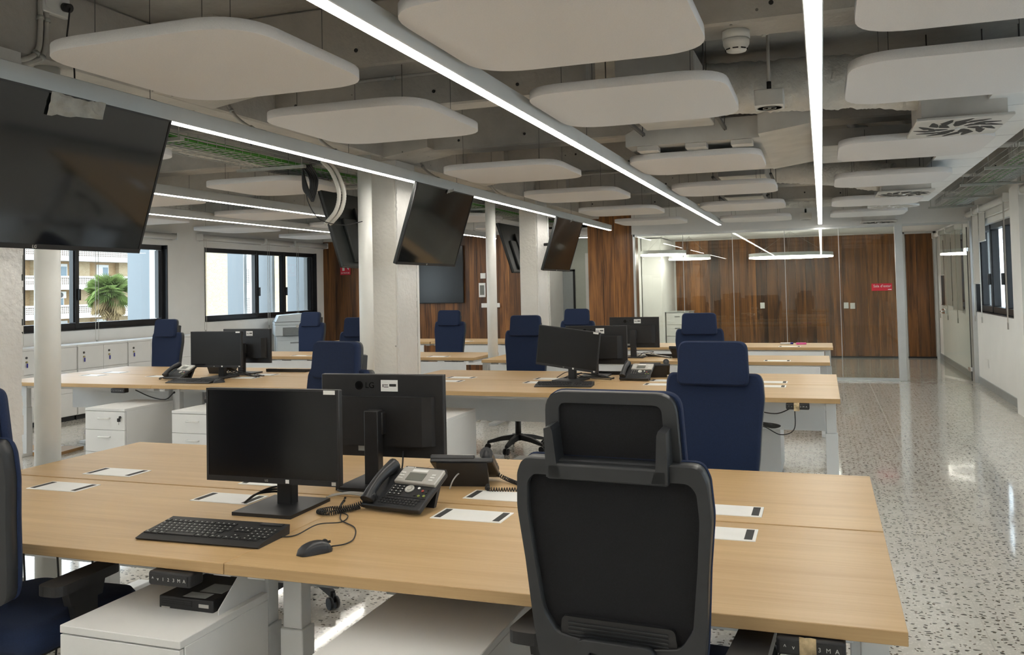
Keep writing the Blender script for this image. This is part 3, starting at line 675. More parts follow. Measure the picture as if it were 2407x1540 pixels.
for sx in (-.24, .34):
    bx('hanger_bar', (sx-.012, sx+.012, -.6, .6, -.02, 0), 'dark_wire', fc)
    for sy in (-.57, .57): MB().cyl((sx, sy, -.03), (sx, sy, ZC-2.62), .004, n=5).build('threaded_rod', 'dark_wire', fc)
fc2 = dup(fc, (-.95, 11.95, 2.62), 0, 'dark fan coil unit hung above the panels beside the far foil duct')
fc3 = dup(fc, (-.8, 9.9, 2.64), 0, 'dark fan coil unit hung between the two foil ducts')
# soffit of white boards
so = thing('soffit', 'row of white plasterboard panels under the ceiling beside the aisle wall', 'soffit', (1.17, 9.2, 2.56))
bm_ = MB().box(-.22, .2, -.3, .3, 0, .02, bev=.002, seg=1).mesh('board', 'ceiling_white')
for k in range(12): put('board', bm_, so, (0, -3.5+k*.62, 0))
for k in range(4):
    MB().cyl((.0, -3.2+k*2.1, .02), (.0, -3.2+k*2.1, ZC-2.56), .004, n=5).build('hanger_rod', 'dark_wire', so)
# swirl air grilles
def grille(x, y, z, w_, d_, label, rnd=False, n=14):
    t = thing('air_grille', label, 'air grille', (x, y, z))
    m = MB()
    if rnd: m.cyl((0, 0, 0), (0, 0, .02), w_/2, n=36)
    else: m.box(-w_/2, w_/2, -d_/2, d_/2, 0, .02, bev=.004, seg=1)
    m.build('face_plate', 'galvanised' if not rnd else 'white_metal', t)
    s = MB()
    for ring_, (ra, rb, nn) in enumerate(((.22, .62, n//2), (.5, .95, n))):
        for k in range(nn):
            a = 2*PI*k/nn; pts = []
            for u, wd in ((ra, .012), ((ra+rb)/2, .042), (rb, .008)):
                aa = a + (u-ra)*.9; p = Vector((math.cos(aa)*u*w_/2, math.sin(aa)*u*d_/2)); tn = Vector((-math.sin(aa), math.cos(aa)))*wd*(w_/.6)
                pts.append((p, tn))
            out = [tuple(p+t_) for p, t_ in pts] + [tuple(p-t_) for p, t_ in reversed(pts)]
            s.prism(out, -.0015, .003, 'xy')
    o = s.build('swirl_slots', 'slot_black' if not rnd else 'cable_grey', t)
    MB().cyl((0, 0, -.012), (0, 0, 0), .014, n=10).build('centre_screw', 'white_metal', t)
    for sx in (-.3, .3): MB().cyl((sx*w_, 0, .02), (sx*w_, 0, top_at(x+sx*w_, y)-z if y < 14.3 else .03), .004, n=5).build('hanger_rod', 'dark_wire', t)
    if not rnd: bx('plenum_box', (-w_*.44, w_*.44, -d_*.44, d_*.44, .02, .26), 'galvanised', t)
    else: MB().cyl((0, 0, .02), (0, 0, .2), w_*.36, n=24).build('plenum_drum', 'white_metal', t)
    return t
grille(.82, 6.03, 2.45, .52, .66, 'square swirl air grille below the thickest foil duct'); grille(.87, 10.39, 2.45, .55, .6, 'square swirl air grille between two aisle panels far from the smoke detector')
grille(.9, 12.35, 2.47, .62, .62, 'round white swirl air grille', True); grille(.82, 14.16, 2.385, .5, .42, 'square swirl air grille against the white bulkhead')

# detector, speakers, sockets, conduits
sd = thing('smoke_detector', 'round white smoke detector under a concrete beam', 'smoke detector', (-.345, 4.22, 2.60))
MB().lathe([(.058, .1), (.062, .098), (.064, .062), (.058, .06)], 28).build('base', 'white_plastic', sd); MB().lathe([(.02, 0), (.045, .004), (.052, .02), (.06, .035), (.062, .058), (.055, .06)], 28).build('head', 'white_plastic', sd)
for k in range(8):
    a = 2*PI*k/8; bx('vent_slot', (-.013, .013, -.051, -.0475, .008, .013), 'slot_black', sd, rot=(0, 0, a))
def speaker(x, y, z, label):
    t = thing('ceiling_speaker', label, 'speaker', (x, y, z)); bx('box', (-.085, .085, -.085, .085, 0, .1), 'white_plastic', t, bev=.006)
    m = MB()
    for r in (.075, .04): m.lathe([(r, -.0006), (r, -.003), (r-.004, -.003), (r-.004, -.0006)], 28)
    m.build('grille_rings', 'cable_grey', t); MB().cyl((0, 0, -.004), (0, 0, 0), .01, n=10).build('cone_cap', 'cable_grey', t)
    MB().cyl((0, 0, .1), (0, 0, ZC-z), .010, n=8).build('drop_conduit', 'conduit', t); MB().cyl((0, 0, .1), (0, 0, .16), .014, n=8).build('gland', 'black_plastic', t)
speaker(-.265, 5.5, 2.57, 'white square speaker box hanging below the foil duct near the smoke detector'); speaker(-.2, 13.95, 2.46, 'white square speaker box hanging in front of the bulkhead')
def conduit(pts, label, group=None, r=.011):
    t = thing('conduit', label, 'conduit', pts[0], group=group); o0 = Vector(pts[0]); P = smooth_path([Vector(p)-o0 for p in pts], 6)
    MB().tube(P, r, 7).build('pipe', 'conduit', t)
    for q in range(3, len(P)-2, 9): MB().cyl(P[q], P[q]+(P[q+1]-P[q]).normalized()*.02, r*1.4, n=8).build('clip', 'wire', t)
conduit([(-.4, 4.30, 2.72), (-1.0, 4.37, 2.72), (-2.2, 4.37, 2.7), (-3.4, 4.37, 2.7)], 'grey conduit running from the smoke detector along its beam')
conduit([(-.28, 4.36, 2.72), (-.2, 4.38, 2.73), (-.18, 4.6, 2.95), (-.2, 5.2, 3.02), (-.26, 5.5, 3.03)], 'grey conduit looping from the smoke detector to the slab')
for k in range(4): conduit([(-3.4, 8.7-.03*k, 2.69-.012*k), (-2.6, 8.72-.03*k, 2.68-.01*k), (-1.7, 8.74-.03*k, 2.69-.01*k), (1.0, 8.74-.03*k, 2.69)], 'thin grey conduit in a bundle under a concrete beam', 'conduit bundle under a beam', .009)
conduit([(-3.505, 3.20, 2.95), (-3.505, 3.20, 2.80), (-3.505, 3.18, 2.69), (-3.52, 3.10, 2.635), (-3.6, 3.0, 2.63)], 'grey conduit below the girder socket', None, .013)
conduit([(-3.505, 3.235, 2.94), (-3.505, 3.235, 2.80), (-3.505, 3.215, 2.68), (-3.53, 3.14, 2.63), (-3.6, 3.1, 2.63)], 'second grey conduit below the girder socket, next to the black plug', None, .013)
for y in (4.6, 5.6, 7.4, 9.2):
    conduit([(-3.5, y, 2.72), (-3.42, y-.02, 2.62), (-3.3, y-.04, 2.54), (-3.18, y-.05, 2.5)], 'short bent conduit dropping to the light beside the wall screens', 'bent conduits at the light beside the screens', .012)
so2 = thing('power_socket', 'white double power socket with a black plug on the girder', 'socket', (-3.52, 3.28, 2.945))
bx('plate', (0, .035, -.08, .08, -.05, .05), 'white_plastic', so2, bev=.006)
for s_ in (-.04, .04): MB().cyl((.035, s_, 0), (.037, s_, 0), .03, n=18).build('outlet', 'white_plastic', so2)
MB().cyl((.037, .04, 0), (.075, .04, -.01), .022, n=14).build('plug', 'black_plastic', so2)
cc = thing('power_cable', 'black power cable dropping from the girder socket to the wall screen', 'cable', (-3.445, 3.32, 2.935)); MB().tube(smooth_path([(0, 0, 0), (.005, -.015, -.08), (-.01, -.01, -.18), (.01, .01, -.26), (.02, .01, -.42)], 8), .004, 6).build('cord', 'cable_black', cc)
cb = thing('cable_coil', 'bundle of black cables tied in a loop below the tray with green cables', 'cable', (-3.95, 6.2, 2.56))
for k in range(5):
    MB().tube(smooth_path([(.02*k-.04, 0, .0), (.035+.008*k, .015*k, -.12), (.02+.008*k, .01, -.24-.015*k), (-.02+.01*k, -.01, -.2), (-.03, 0, -.05), (.0, 0, 0)], 6), .009, 6).build('loop', 'cable_black', cb)
MB().tube(smooth_path([(.0, 0, -.15), (.0, .02, -.3), (.1, .04, -.45), (.28, .1, -.5), (.4, .2, -.47)], 8), .004, 5).build('loose_cable', 'cable_black', cb)
for k in range(2):
    cp = thing('corrugated_hose', 'pale corrugated hose curving down from the tray to the screen back', 'hose', (-3.80+.03*k, 6.2+.03*k, 2.58), group='corrugated hoses at the middle column'); pts = smooth_path([(0, 0, 0), (.09, 0, -.1), (.14, .02, -.26), (.1, .04, -.4), (-.02, .08, -.5)], 14)
    MB().tube(pts, .016, 8, rad=[.016 + .0022*(i % 2) for i in range(len(pts))]).build('sleeve', 'cable_white', cp); MB().cyl(pts[-1], pts[-1]+Vector((-.012, .005, -.008)), .012, n=8).build('end_cap', 'cable_grey', cp)
cp = thing('corrugated_hose', 'pale corrugated hose behind the tilted screen of the middle column', 'hose', (-3.70, 7.9, 2.66)); pts = smooth_path([(0, 0, 0), (.12, 0, -.1), (.16, .02, -.28), (.08, .04, -.42), (-.02, .0, -.48)], 14)
MB().tube(pts, .016, 8, rad=[.016 + .0022*(i % 2) for i in range(len(pts))]).build('sleeve', 'cable_white', cp); MB().cyl(pts[-1], pts[-1]+Vector((-.012, -.005, -.008)), .012, n=8).build('end_cap', 'cable_grey', cp)

# rings in the glazed room
def ring_light(x, y, z, R, label):
    t = thing('ring_light', label, 'pendant light', (x, y, z)); m = MB(); e = MB(); n = 56
    def tor(mb, r0, r1, z0, z1):
        Q = [[mb.bm.verts.new((r*math.cos(2*PI*i/n), r*math.sin(2*PI*i/n), zz)) for i in range(n)] for r, zz in ((r0, z0), (r1, z0), (r1, z1), (r0, z1))]
        for k in range(4):
            for i in range(n): mb.bm.faces.new((Q[k][i], Q[k][(i+1) % n], Q[(k+1) % 4][(i+1) % n], Q[(k+1) % 4][i]))
    tor(m, R-.045, R, .012, .075); m.build('housing', 'white_metal', t); tor(e, R-.042, R-.003, -.012, .012); e.build('diffuser', 'led_ring', t)
    for k in range(3):
        a = 2*PI*k/3+.5; MB().tube([((R-.02)*math.cos(a), (R-.02)*math.sin(a), .075), (0, 0, 2.46-z)], .0015, 4).build('suspension_wire', 'wire', t)
ring_light(-.53, 16.9, 1.985, .74, 'largest white ring pendant light behind the glass partition'); ring_light(-2.78, 16.4, 2.085, .42, 'small ring pendant light hanging higher of the two small ones'); ring_light(-2.42, 17.3, 2.02, .4, 'small ring pendant light hanging lower of the two small ones')
# ================================================================== wall screens
def tv(side, yc, label, film=None, logo=False, xoff=0):
    n = Vector((.953*side, 0, -.303)); u = Vector((.303*side, 0, .953)); x = (-n).cross(u)
    cx = -3.212 if side > 0 else -4.0075
    t = thing('wall_screen', label, 'television', (cx + xoff, yc, 2.070 if side > 0 else 2.06)); t.rotation_mode = 'QUATERNION'
    t.rotation_quaternion = Matrix((x, -n, u)).transposed().to_quaternion()
    hw, hh = .615, .352
    bx('back_shell', (-hw, hw, .006, .035, -hh, hh), 'tv_back', t, bev=.006); bx('back_box', (-.42, .42, .03, .065, -hh+.04, .1), 'tv_back', t, bev=.012)
    o = [(-hw, -hh), (hw, -hh), (hw, hh), (-hw, hh)]; i_ = [(-hw+.009, -hh+.022), (hw-.009, -hh+.022), (hw-.009, hh-.009), (-hw+.009, hh-.009)]
    MB().ring(o, i_, -.003, .012).build('bezel', 'black_plastic', t); bx('screen', (-hw+.008, hw-.008, .001, .008, -hh+.02, hh-.008), 'tv_screen', t)
    br = bx('wall_bracket', (-.2, .2, .065, .085, -.2, .2), 'black_plastic', t, bev=.004, seg=1)
    # jointed arm back to the column face
    wv = Vector((1 if side < 0 else -1, 0, 0)); loc = Vector((x.dot(wv), (-n).dot(wv), u.dot(wv))); L_ = .21
    MB().tube([Vector((0, .08, .0)), Vector((0, .08, 0)) + loc*L_*.55, Vector((0, .08, 0)) + loc*L_], .02, 8).build('arm', 'black_plastic', br)
    for k in range(4): bx('vent', (-.3, .3, .0651, .067, -.22+k*.02, -.212+k*.02), 'slot_black', t)
    if film:
        a, b_, h_ = film; m = MB(); N = 12; rr = random.Random(5)
        g = [[m.bm.verts.new((a + (b_-a)*i/N, -.006 - rr.uniform(0, .006)*(j > 0), hh - .004 - h_*j/5 + .03*i/N*(j > 0) + rr.uniform(-.005, .005))) for i in range(N+1)] for j in range(6)]
        for j in range(5):
            for i in range(N): m.bm.faces.new((g[j][i], g[j][i+1], g[j+1][i+1], g[j+1][i]))
        m.build('protective_film', 'tape', t)
    if logo: text_mesh('maker_logo', 'LG', .02, 'paper', t, (-.03, -.0035, -hh+.011), (PI/2, 0, 0), .0004)
    return t
tv(1, 3.02, 'tilted black wall screen with clear plastic film along its top edge', film=(-.13, .17, .1), logo=True)
tv(1, 7.155, 'tilted black wall screen mounted on the middle concrete column', film=(-.02, .10, .035), logo=True)
tv(1, 11.215, 'tilted black wall screen mounted on the column nearest the plank pier', film=(-.04, .06, .03), logo=True)
tv(-1, 7.25, 'dark back of a wall screen on the middle column'); tv(-1, 11.68, 'dark back of a wall screen on the column nearest the plank pier')
ws = thing('wall_screen', 'large dark screen mounted flat on the plank wall', 'television', (-6.72, 15.0, 1.8)); bx('shell', (-.5, .5, -.05, -.015, -.53, .53), 'black_plastic', ws, bev=.006); bx('screen', (-.49, .49, -.053, -.049, -.515, .52), 'screen', ws)
for nm, lb, x, z, w_, h_ in (('wall_panel', 'white framed control panel on the plank wall', -5.86, 1.50, .13, .26), ('switch_plate', 'small white switch on the plank wall above the control panel', -5.84, 1.76, .10, .10), ('socket_strip', 'white wall socket strip on the plank wall below the control panel', -5.70, 1.22, .36, .08)):
    t = thing(nm, lb, 'wall fitting', (x, 15.0, z)); bx('plate', (-w_/2, w_/2, -.03, -.012, -h_/2, h_/2), 'white_plastic', t, bev=.004)
    bx('inset', (-w_*.32, w_*.32, -.033, -.029, -h_*.34, h_*.34), 'lcd' if nm == 'wall_panel' else 'paper', t)
for x, z, lb in ((-1.17, 1.06, 'white switch on the plank wall under the large ring light'), (.44, 1.04, 'white socket on the plank wall beside the door jamb'), (.56, 1.03, 'second white socket on the plank wall beside the door jamb')):
    t = thing('switch_plate', lb, 'switch', (x, YF-.016, z)); bx('plate', (-.045, .045, -.012, 0, -.06, .06), 'white_plastic', t, bev=.003); bx('rocker', (-.022, .022, -.016, -.011, -.03, .03), 'paper', t)
es = thing('extinguisher_sign', 'red fire extinguisher sign reading EXTINTOR on the plank wall', 'sign', (-8.70, 15.0, 1.96))
bx('plate', (-.11, .11, -.006+-.012, -.012, -.11, .13), 'red_sign', es); text_mesh('lettering', 'EXTINTOR', .038, 'paper', es, (0, -.0185, -.075), (PI/2, 0, 0), .0005)
bx('symbol_bottle', (-.065, -.015, -.0195, -.018, -.03, .09), 'paper', es, bev=.0005, seg=1); MB().prism(rpoly([(.01, .09), (.075, .09), (.075, -.03), (.04, .02)], .015, 3), -.0195, -.018).build('symbol_flame', 'paper', es)
wk = thing('aisle_socket', 'pale double socket low on the aisle wall', 'socket', (XR, 13.6, .35)); bx('plate', (-.012, 0, -.08, .08, -.06, .06), 'white_plastic', wk, bev=.003); bx('outlet', (-.014, -.011, -.06, -.01, -.03, .03), 'paper', wk)

# ================================================================== desks
def desk_proto():
    t = thing('desk', 'x', 'desk', (0, 0, 0)); W, D = .9, .41
    bx('tabletop', (-W+.001, W-.001, -D, D-.004, .708, .74), 'oak', t, bev=.0015, seg=1)
    for sx in (-.405, .405):
        f = bx('cable_flap', (sx-.128, sx+.128, .20, .335, .7385, .7425), 'white_plastic', t, bev=.001, seg=1)
        for s2 in (-1, 1): bx('cable_slot', (sx+s2*.106-.012, sx+s2*.106+.012, .212, .323, .7415, .743), 'slot_black', f)
    for sx in (-.84, .84):
        l = bx('leg', (sx-.04, sx+.04, -.165, -.095, .03, .47), 'white_metal', t, bev=.004); bx('leg_sleeve', (sx-.033, sx+.033, -.158, -.102, .47, .68), 'white_metal', l, bev=.003)
        bx('foot', (sx-.04, sx+.04, -.38, .28, 0, .032), 'white_metal', t, bev=.004); bx('bearer', (sx-.03, sx+.03, -.34, .34, .678, .708), 'white_metal', t)
    bx('crossbeam', (-.81, .81, -.15, -.10, .655, .70), 'white_metal', t); bx('modesty_panel', (-.80, .80, .385, .397, .40, .69), 'white_metal', t, bev=.002, seg=1)
    bx('cable_basket', (-.55, .55, .2, .33, .615, .62), 'white_metal', t)
    return t
dk = desk_proto(); dfirst = [True]
def desk(x, y, rz, label, group=None):
    if dfirst[0]:
        dfirst[0] = False; dk.location = (x, y, 0); dk.rotation_euler = (0, 0, rz); dk['label'] = label
        return dk
    return dup(dk, (x, y, 0), rz, label, group)
YS = 2.947
dA = desk(-2.545, YS-.412, 0, 'oak desk carrying the black keyboard and a black monitor turned towards it')
dB = desk(-.745, YS-.412, 0, 'oak-topped desk carrying the mouse, with the black mesh chair pushed up to it')
dC = desk(-2.545, YS+.412, PI, 'oak-topped desk back to back with the keyboard desk')
dD = desk(-.745, YS+.412, PI, 'oak-topped desk at the aisle with a navy chair drawn up to its far edge')
Y2 = 7.02
for x, nm in ((-2.61, 'at the column end'), (-.81, 'at the aisle end')):
    desk(x, Y2-.412, 0, 'oak desk %s of the middle aisle block, turned from the partition' % nm); desk(x, Y2+.412, PI, 'oak desk %s of the middle aisle block, facing the partition' % nm)
for x, nm in ((-6.44, 'at the locker end'), (-4.64, 'at the column end')):
    desk(x, Y2-.412, 0, 'oak desk %s of the block beyond the columns, holding the phone side' % nm); desk(x, Y2+.412, PI, 'oak desk %s of the block beyond the columns, on the copier side' % nm)
for x, nm in ((-2.65, 'beside the round pole'), (-.85, 'at the aisle')): desk(x, 9.41, PI, 'oak desk %s in the single row just past the middle block' % nm)
for x, nm in ((-6.5, 'at the locker end'), (-4.65, 'at the pole end')): desk(x, 9.68, PI, 'oak desk %s in the single row past the block beyond the columns' % nm)
for x, nm in ((-2.6, 'at the pier end'), (-.8, 'at the aisle end')): desk(x, 11.47, PI, 'oak desk %s in the row next to the glass partition' % nm)
for x, nm in ((-6.5, 'at the copier end'), (-4.68, 'at the column end')): desk(x, 12.5, PI, 'oak desk %s in the row facing the plank wall' % nm)

def control(parent_loc, label, tapey=False):
    t = thing('desk_control', label, 'control panel', parent_loc)
    bx('case', (-.075, .075, -.012, .05, -.042, 0), 'black_plastic', t, bev=.008)
    bx('key_face', (-.066, .066, -.0135, -.0115, -.034, -.008), 'key_black', t)
    for k, ch in enumerate('\u2227\u22281 2 3 M A'.replace(' ', '')): text_mesh('key_mark', ch if ord(ch) < 128 else ('^' if k == 0 else 'v'), .014, 'key_print', t, (-.056+k*.0187, -.0138, -.021), (PI/2, 0, 0), .0003)
    if tapey:
        m = MB(); rr = random.Random(2); N = 14; g = [[m.bm.verts.new((-.085+.17*i/N, -.016-rr.uniform(0, .006), -.05+.056*j/4)) for i in range(N+1)] for j in range(5)]
        for j in range(4):
            for i in range(N):
                if 5 <= i <= 7: m.bm.faces.new((g[j][i], g[j][i+1], g[j+1][i+1], g[j+1][i]))
        m.build('clear_tape', 'tape_clear', t)
    return t
control((-1.82, 2.115, .706), 'black desk height keypad beside the small computer under the keyboard desk'); control((-.05, 2.125, .706), 'black desk height keypad wrapped with clear tape at the aisle corner of the desk', True)
control((-.18, 6.2, .706), 'black desk height keypad at the aisle corner of the middle block', True); control((-1.72, 6.2, .706), 'black desk height keypad above the small computer of the middle block'); control((-5.9, 6.2, .706), 'black desk height keypad under the desk at the locker end')
for x, y, lb in ((-1.80, 2.2, 'small black computer with paper labels on a white bracket under the keyboard desk'), (-1.72, 6.35, 'small black computer on a bracket under the middle block'), (-4.95, 6.33, 'small black computer on a bracket under the block beyond the columns')):
    b = thing('computer_bracket', 'white bracket with the ' + lb.split(' on a ')[0]+ ' ' + ' '.join(lb.split(' on a ')[1].split()[-5:]), 'bracket', (x, y, .57))
    bx('tray', (-.115, .115, -.05, .2, -.003, .0), 'white_metal', b); MB().prism([(-.05, 0), (.2, 0), (.24, .137), (.1, .137), (-.05, .025)], .115, .118, 'yz').build('side_plate', 'white_metal', b); bx('hanger', (-.118, -.115, .05, .2, 0, .137), 'white_metal', b)
    c = thing('mini_computer', lb, 'computer', (x-.005, y, .5702)); bx('case', (-.1, .095, -.04, .17, 0, .045), 'black_plastic', c, bev=.004)
    m = MB()
    for k in range(3): m.box(-.09, .02, -.0415, -.04, .022+k*.006, .025+k*.006)
    m.build('front_vents', 'slot_black', c); bx('badge', (-.09, -.06, -.0415, -.04, .006, .014), 'silver', c); bx('badge', (.045, .08, -.0415, -.04, .022, .032), 'silver', c)
    bx('paper_label', (-.0, .08, .02, .09, .0451, .0456), 'sheet_glass', c); bx('paper_label', (-.02, .06, -.03, .01, .0451, .0456), 'sheet_glass', c)

# ================================================================== office chairs (local front is +y)
def chair(label, loc, rz, lift=0., group=None):
    t = thing('office_chair', label, 'office chair', loc, rz, group)
    zl = lift; back = -.235
    def rec(z0): # recline of the backrest about its lower edge
        return Matrix.Translation((0, back, z0)) @ Matrix.Rotation(.10, 4, 'X') @ Matrix.Translation((0, 0, -z0))
    R = rec(.6+zl)
    def scale(o, sx, sz, cz): return [(x*sx, cz+(z-cz)*sz) for x, z in o]
    half = [(.07, .585+zl), (.185, .60+zl), (.197, .70+zl), (.208, .85+zl), (.221, .97+zl), (.216, 1.05+zl), (.202, 1.085+zl)]
    outer = rpoly(mirror(half), [.02, .05, .12, .2, .2, .05, .05]*1 + [.05, .05, .2, .2, .12, .05, .02], 4)
    inn = [(.05, .668+zl), (.142, .682+zl), (.172, .73+zl), (.187, .86+zl), (.197, .97+zl), (.193, 1.03+zl), (.178, 1.05+zl)]
    inner = rpoly(mirror(inn), [.02, .03, .05, .2, .2, .03, .03] + [.03, .03, .2, .2, .05, .03, .02], 4)
    fr = MB().ring(outer, inner, -.028, .012, M=R).build('back_frame', 'frame_plastic', t)
    MB().prism(scale(inner, 1.01, 1.005, .86+zl), -.006, .008, M=R).build('back_mesh', 'mesh_fabric', t)
    cs = MB(); cu = scale(outer, .985, .985, .85+zl); cu2 = scale(outer, .95, .96, .85+zl); n = len(cu)
    # padded navy front
    LL = [[cs.bm.verts.new(R @ Vector((x, y, z))) for x, z in o] for o, y in ((scale(outer, 1.004, 1.003, .85+zl), .012), (scale(outer, 1.006, 1.004, .85+zl), .024), (cu2, .04))]
    for a in range(2):
        for k in range(n): f = cs.bm.faces.new((LL[a][k], LL[a][(k+1) % n], LL[a+1][(k+1) % n], LL[a+1][k])); f.smooth = True
    cs.bm.faces.new(LL[2]); cs.bm.faces.new(LL[0][::-1]); cs.build('back_cushion', 'navy_fabric', t)
    # headrest
    hz = 1.04+zl; H = rec(.6+zl) @ Matrix.Translation((0, -.005, 0))
    ho = rpoly([(-.157, hz), (.157, hz), (.149, hz+.192), (-.149, hz+.192)], [.01, .01, .045, .045], 6); hi = rpoly([(-.124, hz+.03), (.124, hz+.03), (.119, hz+.168), (-.119, hz+.168)], [.01, .01, .02, .02], 6)
    hr = MB().ring(ho, hi, .010, .035, M=H).build('headrest_frame', 'frame_plastic', t); MB().prism(scale(hi, 1.01, 1.01, hz+.1), .018, .032, M=H).build('headrest_mesh', 'mesh_fabric', hr)
    hp = MB(); o1 = rpoly([(-.163, hz-.012), (.163, hz-.012), (.154, hz+.190), (-.154, hz+.190)], [.03, .03, .04, .04], 6); o2 = [(x*.95, hz+.095+(z-hz-.095)*.92) for x, z in o1]
    LL = [[hp.bm.verts.new(H @ Vector((x, y, z))) for x, z in o] for o, y in ((o1, .035), (o1, .06), (o2, .078))]; n = len(o1)
    for a in range(2):
        for k in range(n): f = hp.bm.faces.new((LL[a][k], LL[a][(k+1) % n], LL[a+1][(k+1) % n], LL[a+1][k])); f.smooth = True
    hp.bm.faces.new(LL[2]); hp.bm.faces.new(LL[0][::-1]); hp.build('headrest_pad', 'navy_fabric', hr)
    ub = MB(); ub.box(-.138, .138, -.04, -.012, hz+.005, hz+.043, bev=.006, M=H)
    for s_ in (-1, 1): ub.prism([(s_*.138, hz+.01), (s_*.138, hz+.12), (s_*.122, hz+.125), (s_*.118, hz+.115), (s_*.112, hz+.04), (s_*.1, hz+.01)], -.04, .012, M=H)
    ub.build('headrest_bracket', 'frame_plastic', t)
    # lumbar pad, spine
    lp = MB().prism(rpoly([(-.135, .672+zl), (.135, .672+zl), (.13, .722+zl), (-.13, .722+zl)], .015, 4), -.02, -.008, M=R).build('lumbar_pad', 'black_plastic', t)
    rb = MB()
    for k in range(4): rb.box(-.115, .115, -.0225, -.0195, .680+zl+k*.009, .683+zl+k*.009, M=R)
    rb.build('lumbar_ribs', 'frame_plastic', lp)
    sp = MB().ring(rpoly([(-.09, .50+zl), (.09, .50+zl), (.09, .685+zl), (-.09, .685+zl)], .025, 5), rpoly([(-.062, .63+zl), (.062, .63+zl), (.062, .66+zl), (-.062, .66+zl)], .008, 5), -.05, -.03, M=R).build('spine_bracket', 'frame_plastic', t)
    MB().tube(smooth_path([(0, back-.03, .60+zl), (0, back-.035, .48+zl), (0, back+.05, .415+zl), (0, .0, .405+zl)], 6), .03, 8).build('back_arm', 'black_plastic', sp)
    # seat
    so_ = rpoly([(-.225, -.21), (.225, -.21), (.245, .20), (.20, .265), (-.20, .265), (-.245, .20)], .06, 5); sm = MB(); n = len(so_)
    LL = [[sm.bm.verts.new((x*k_, y*k_, z)) for x, y in so_] for k_, z in ((.96, .425+zl), (1, .445+zl), (1, .475+zl), (.96, .492+zl), (.7, .497+zl))]
    for a in range(4):
        for k in range(n): f = sm.bm.faces.new((LL[a][k], LL[a][(k+1) % n], LL[a+1][(k+1) % n], LL[a+1][k])); f.smooth = True
    sm.bm.faces.new(LL[-1]); sm.bm.faces.new(LL[0][::-1]); sm.build('seat', 'navy_fabric', t)
    bx('seat_pan', (-.19, .19, -.17, .2, .40+zl, .43+zl), 'black_plastic', t, bev=.01)
    for s_ in (-1, 1):
        a = MB(); a.prism(rpoly([(s_*.26-.045, -.19), (s_*.26+.045, -.19), (s_*.26+.04, .08), (s_*.26-.04, .08)], .03, 4), .605+zl, .635+zl, 'xy'); ap = a.build('armrest_pad', 'black_plastic', t)
        p = MB(); p.prism([(-.11, .55+zl), (.02, .55+zl), (.035, .607+zl), (-.125, .607+zl)], s_*.26-.014, s_*.26+.014, 'yz'); p.prism([(-.1, .56+zl), (.0, .56+zl), (.0, .40+zl), (-.06, .40+zl)], s_*.26-.013, s_*.26+.013, 'yz'); p.box(min(s_*.15, s_*.273), max(s_*.15, s_*.273), -.05, .01, .395+zl, .42+zl); p.build('armrest_post', 'black_plastic', ap)
    MB().cyl((0, 0, .10), (0, 0, .28), .028, n=14).cyl((0, 0, .28), (0, 0, .41+zl), .018, n=14).build('gas_column', 'black_plastic', t)
    base = MB()
    for k in range(5):
        a = 2*PI*k/5 + .3; d = Vector((math.cos(a), math.sin(a), 0)); s_ = Vector((-d.y, d.x, 0))
        pr = [(d*.02, .034, .10, .145), (d*.16, .022, .085, .125), (d*.29, .016, .06, .085)]
        rings = [[base.bm.verts.new(p + s_*w_ + Vector((0, 0, z0))) for _ in (0,)] + [base.bm.verts.new(p - s_*w_ + Vector((0, 0, z0)))] + [base.bm.verts.new(p - s_*w_*.7 + Vector((0, 0, z1)))] + [base.bm.verts.new(p + s_*w_*.7 + Vector((0, 0, z1)))] for p, w_, z0, z1 in pr]
        for i in range(2):
            for j in range(4): base.bm.faces.new((rings[i][j], rings[i][(j+1) % 4], rings[i+1][(j+1) % 4], rings[i+1][j]))
        base.bm.faces.new(rings[0][::-1]); base.bm.faces.new(rings[2])
    base.cyl((0, 0, .09), (0, 0, .15), .042, n=14); bs = base.build('star_base', 'black_plastic', t)
    for k in range(5):
        a = 2*PI*k/5 + .3; d = Vector((math.cos(a), math.sin(a), 0)); s_ = Vector((-d.y, d.x, 0)); c = MB(); p = d*.29
        for q in (-1, 1): c.cyl(p + s_*q*.008 + Vector((0, 0, .029)), p + s_*q*.024 + Vector((0, 0, .029)), .029, n=14)
        c.cyl(p + Vector((0, 0, .03)), p + Vector((0, 0, .075)), .008, n=8); c.build('caster', 'black_plastic', bs)
    return t
ch0 = chair('office chair with black mesh back towards the aisle desk it is pushed up to', (-.435, 2.205, 0), math.radians(-4), .045)
chn = chair('navy office chair drawn up to the far side of the aisle desk', (-.50, 3.86, 0), PI-.07, .02)
for (x, y, a, lb) in ((-2.465, 2.20, math.radians(3), 'office chair with armrest beside the white pedestal under the keyboard desk'), (-2.50, 3.87, PI-.22, 'navy office chair behind the two back to back monitors'), (-2.74, 7.86, PI-.05, 'navy office chair behind the tilted monitor of the middle block'), (-1.07, 8.0, PI+.05, 'navy office chair between the middle block and the next row, near the aisle'),
                      (-4.60, 10.25, PI-.1, 'navy office chair in front of the wall screen on the plank wall'), (-2.86, 10.15, PI-.1, 'navy office chair between the last two rows beside the corridor opening'), (-7.0, 7.80, PI-.12, 'navy office chair next to the lockers'),
                      (-6.68, 10.25, PI-.15, 'navy office chair in front of the photocopier'), (-4.48, 7.74, PI+.05, 'navy office chair half hidden by the round pole near the extinguisher sign')):
    dup(chn, (x, y, 0), a, lb)

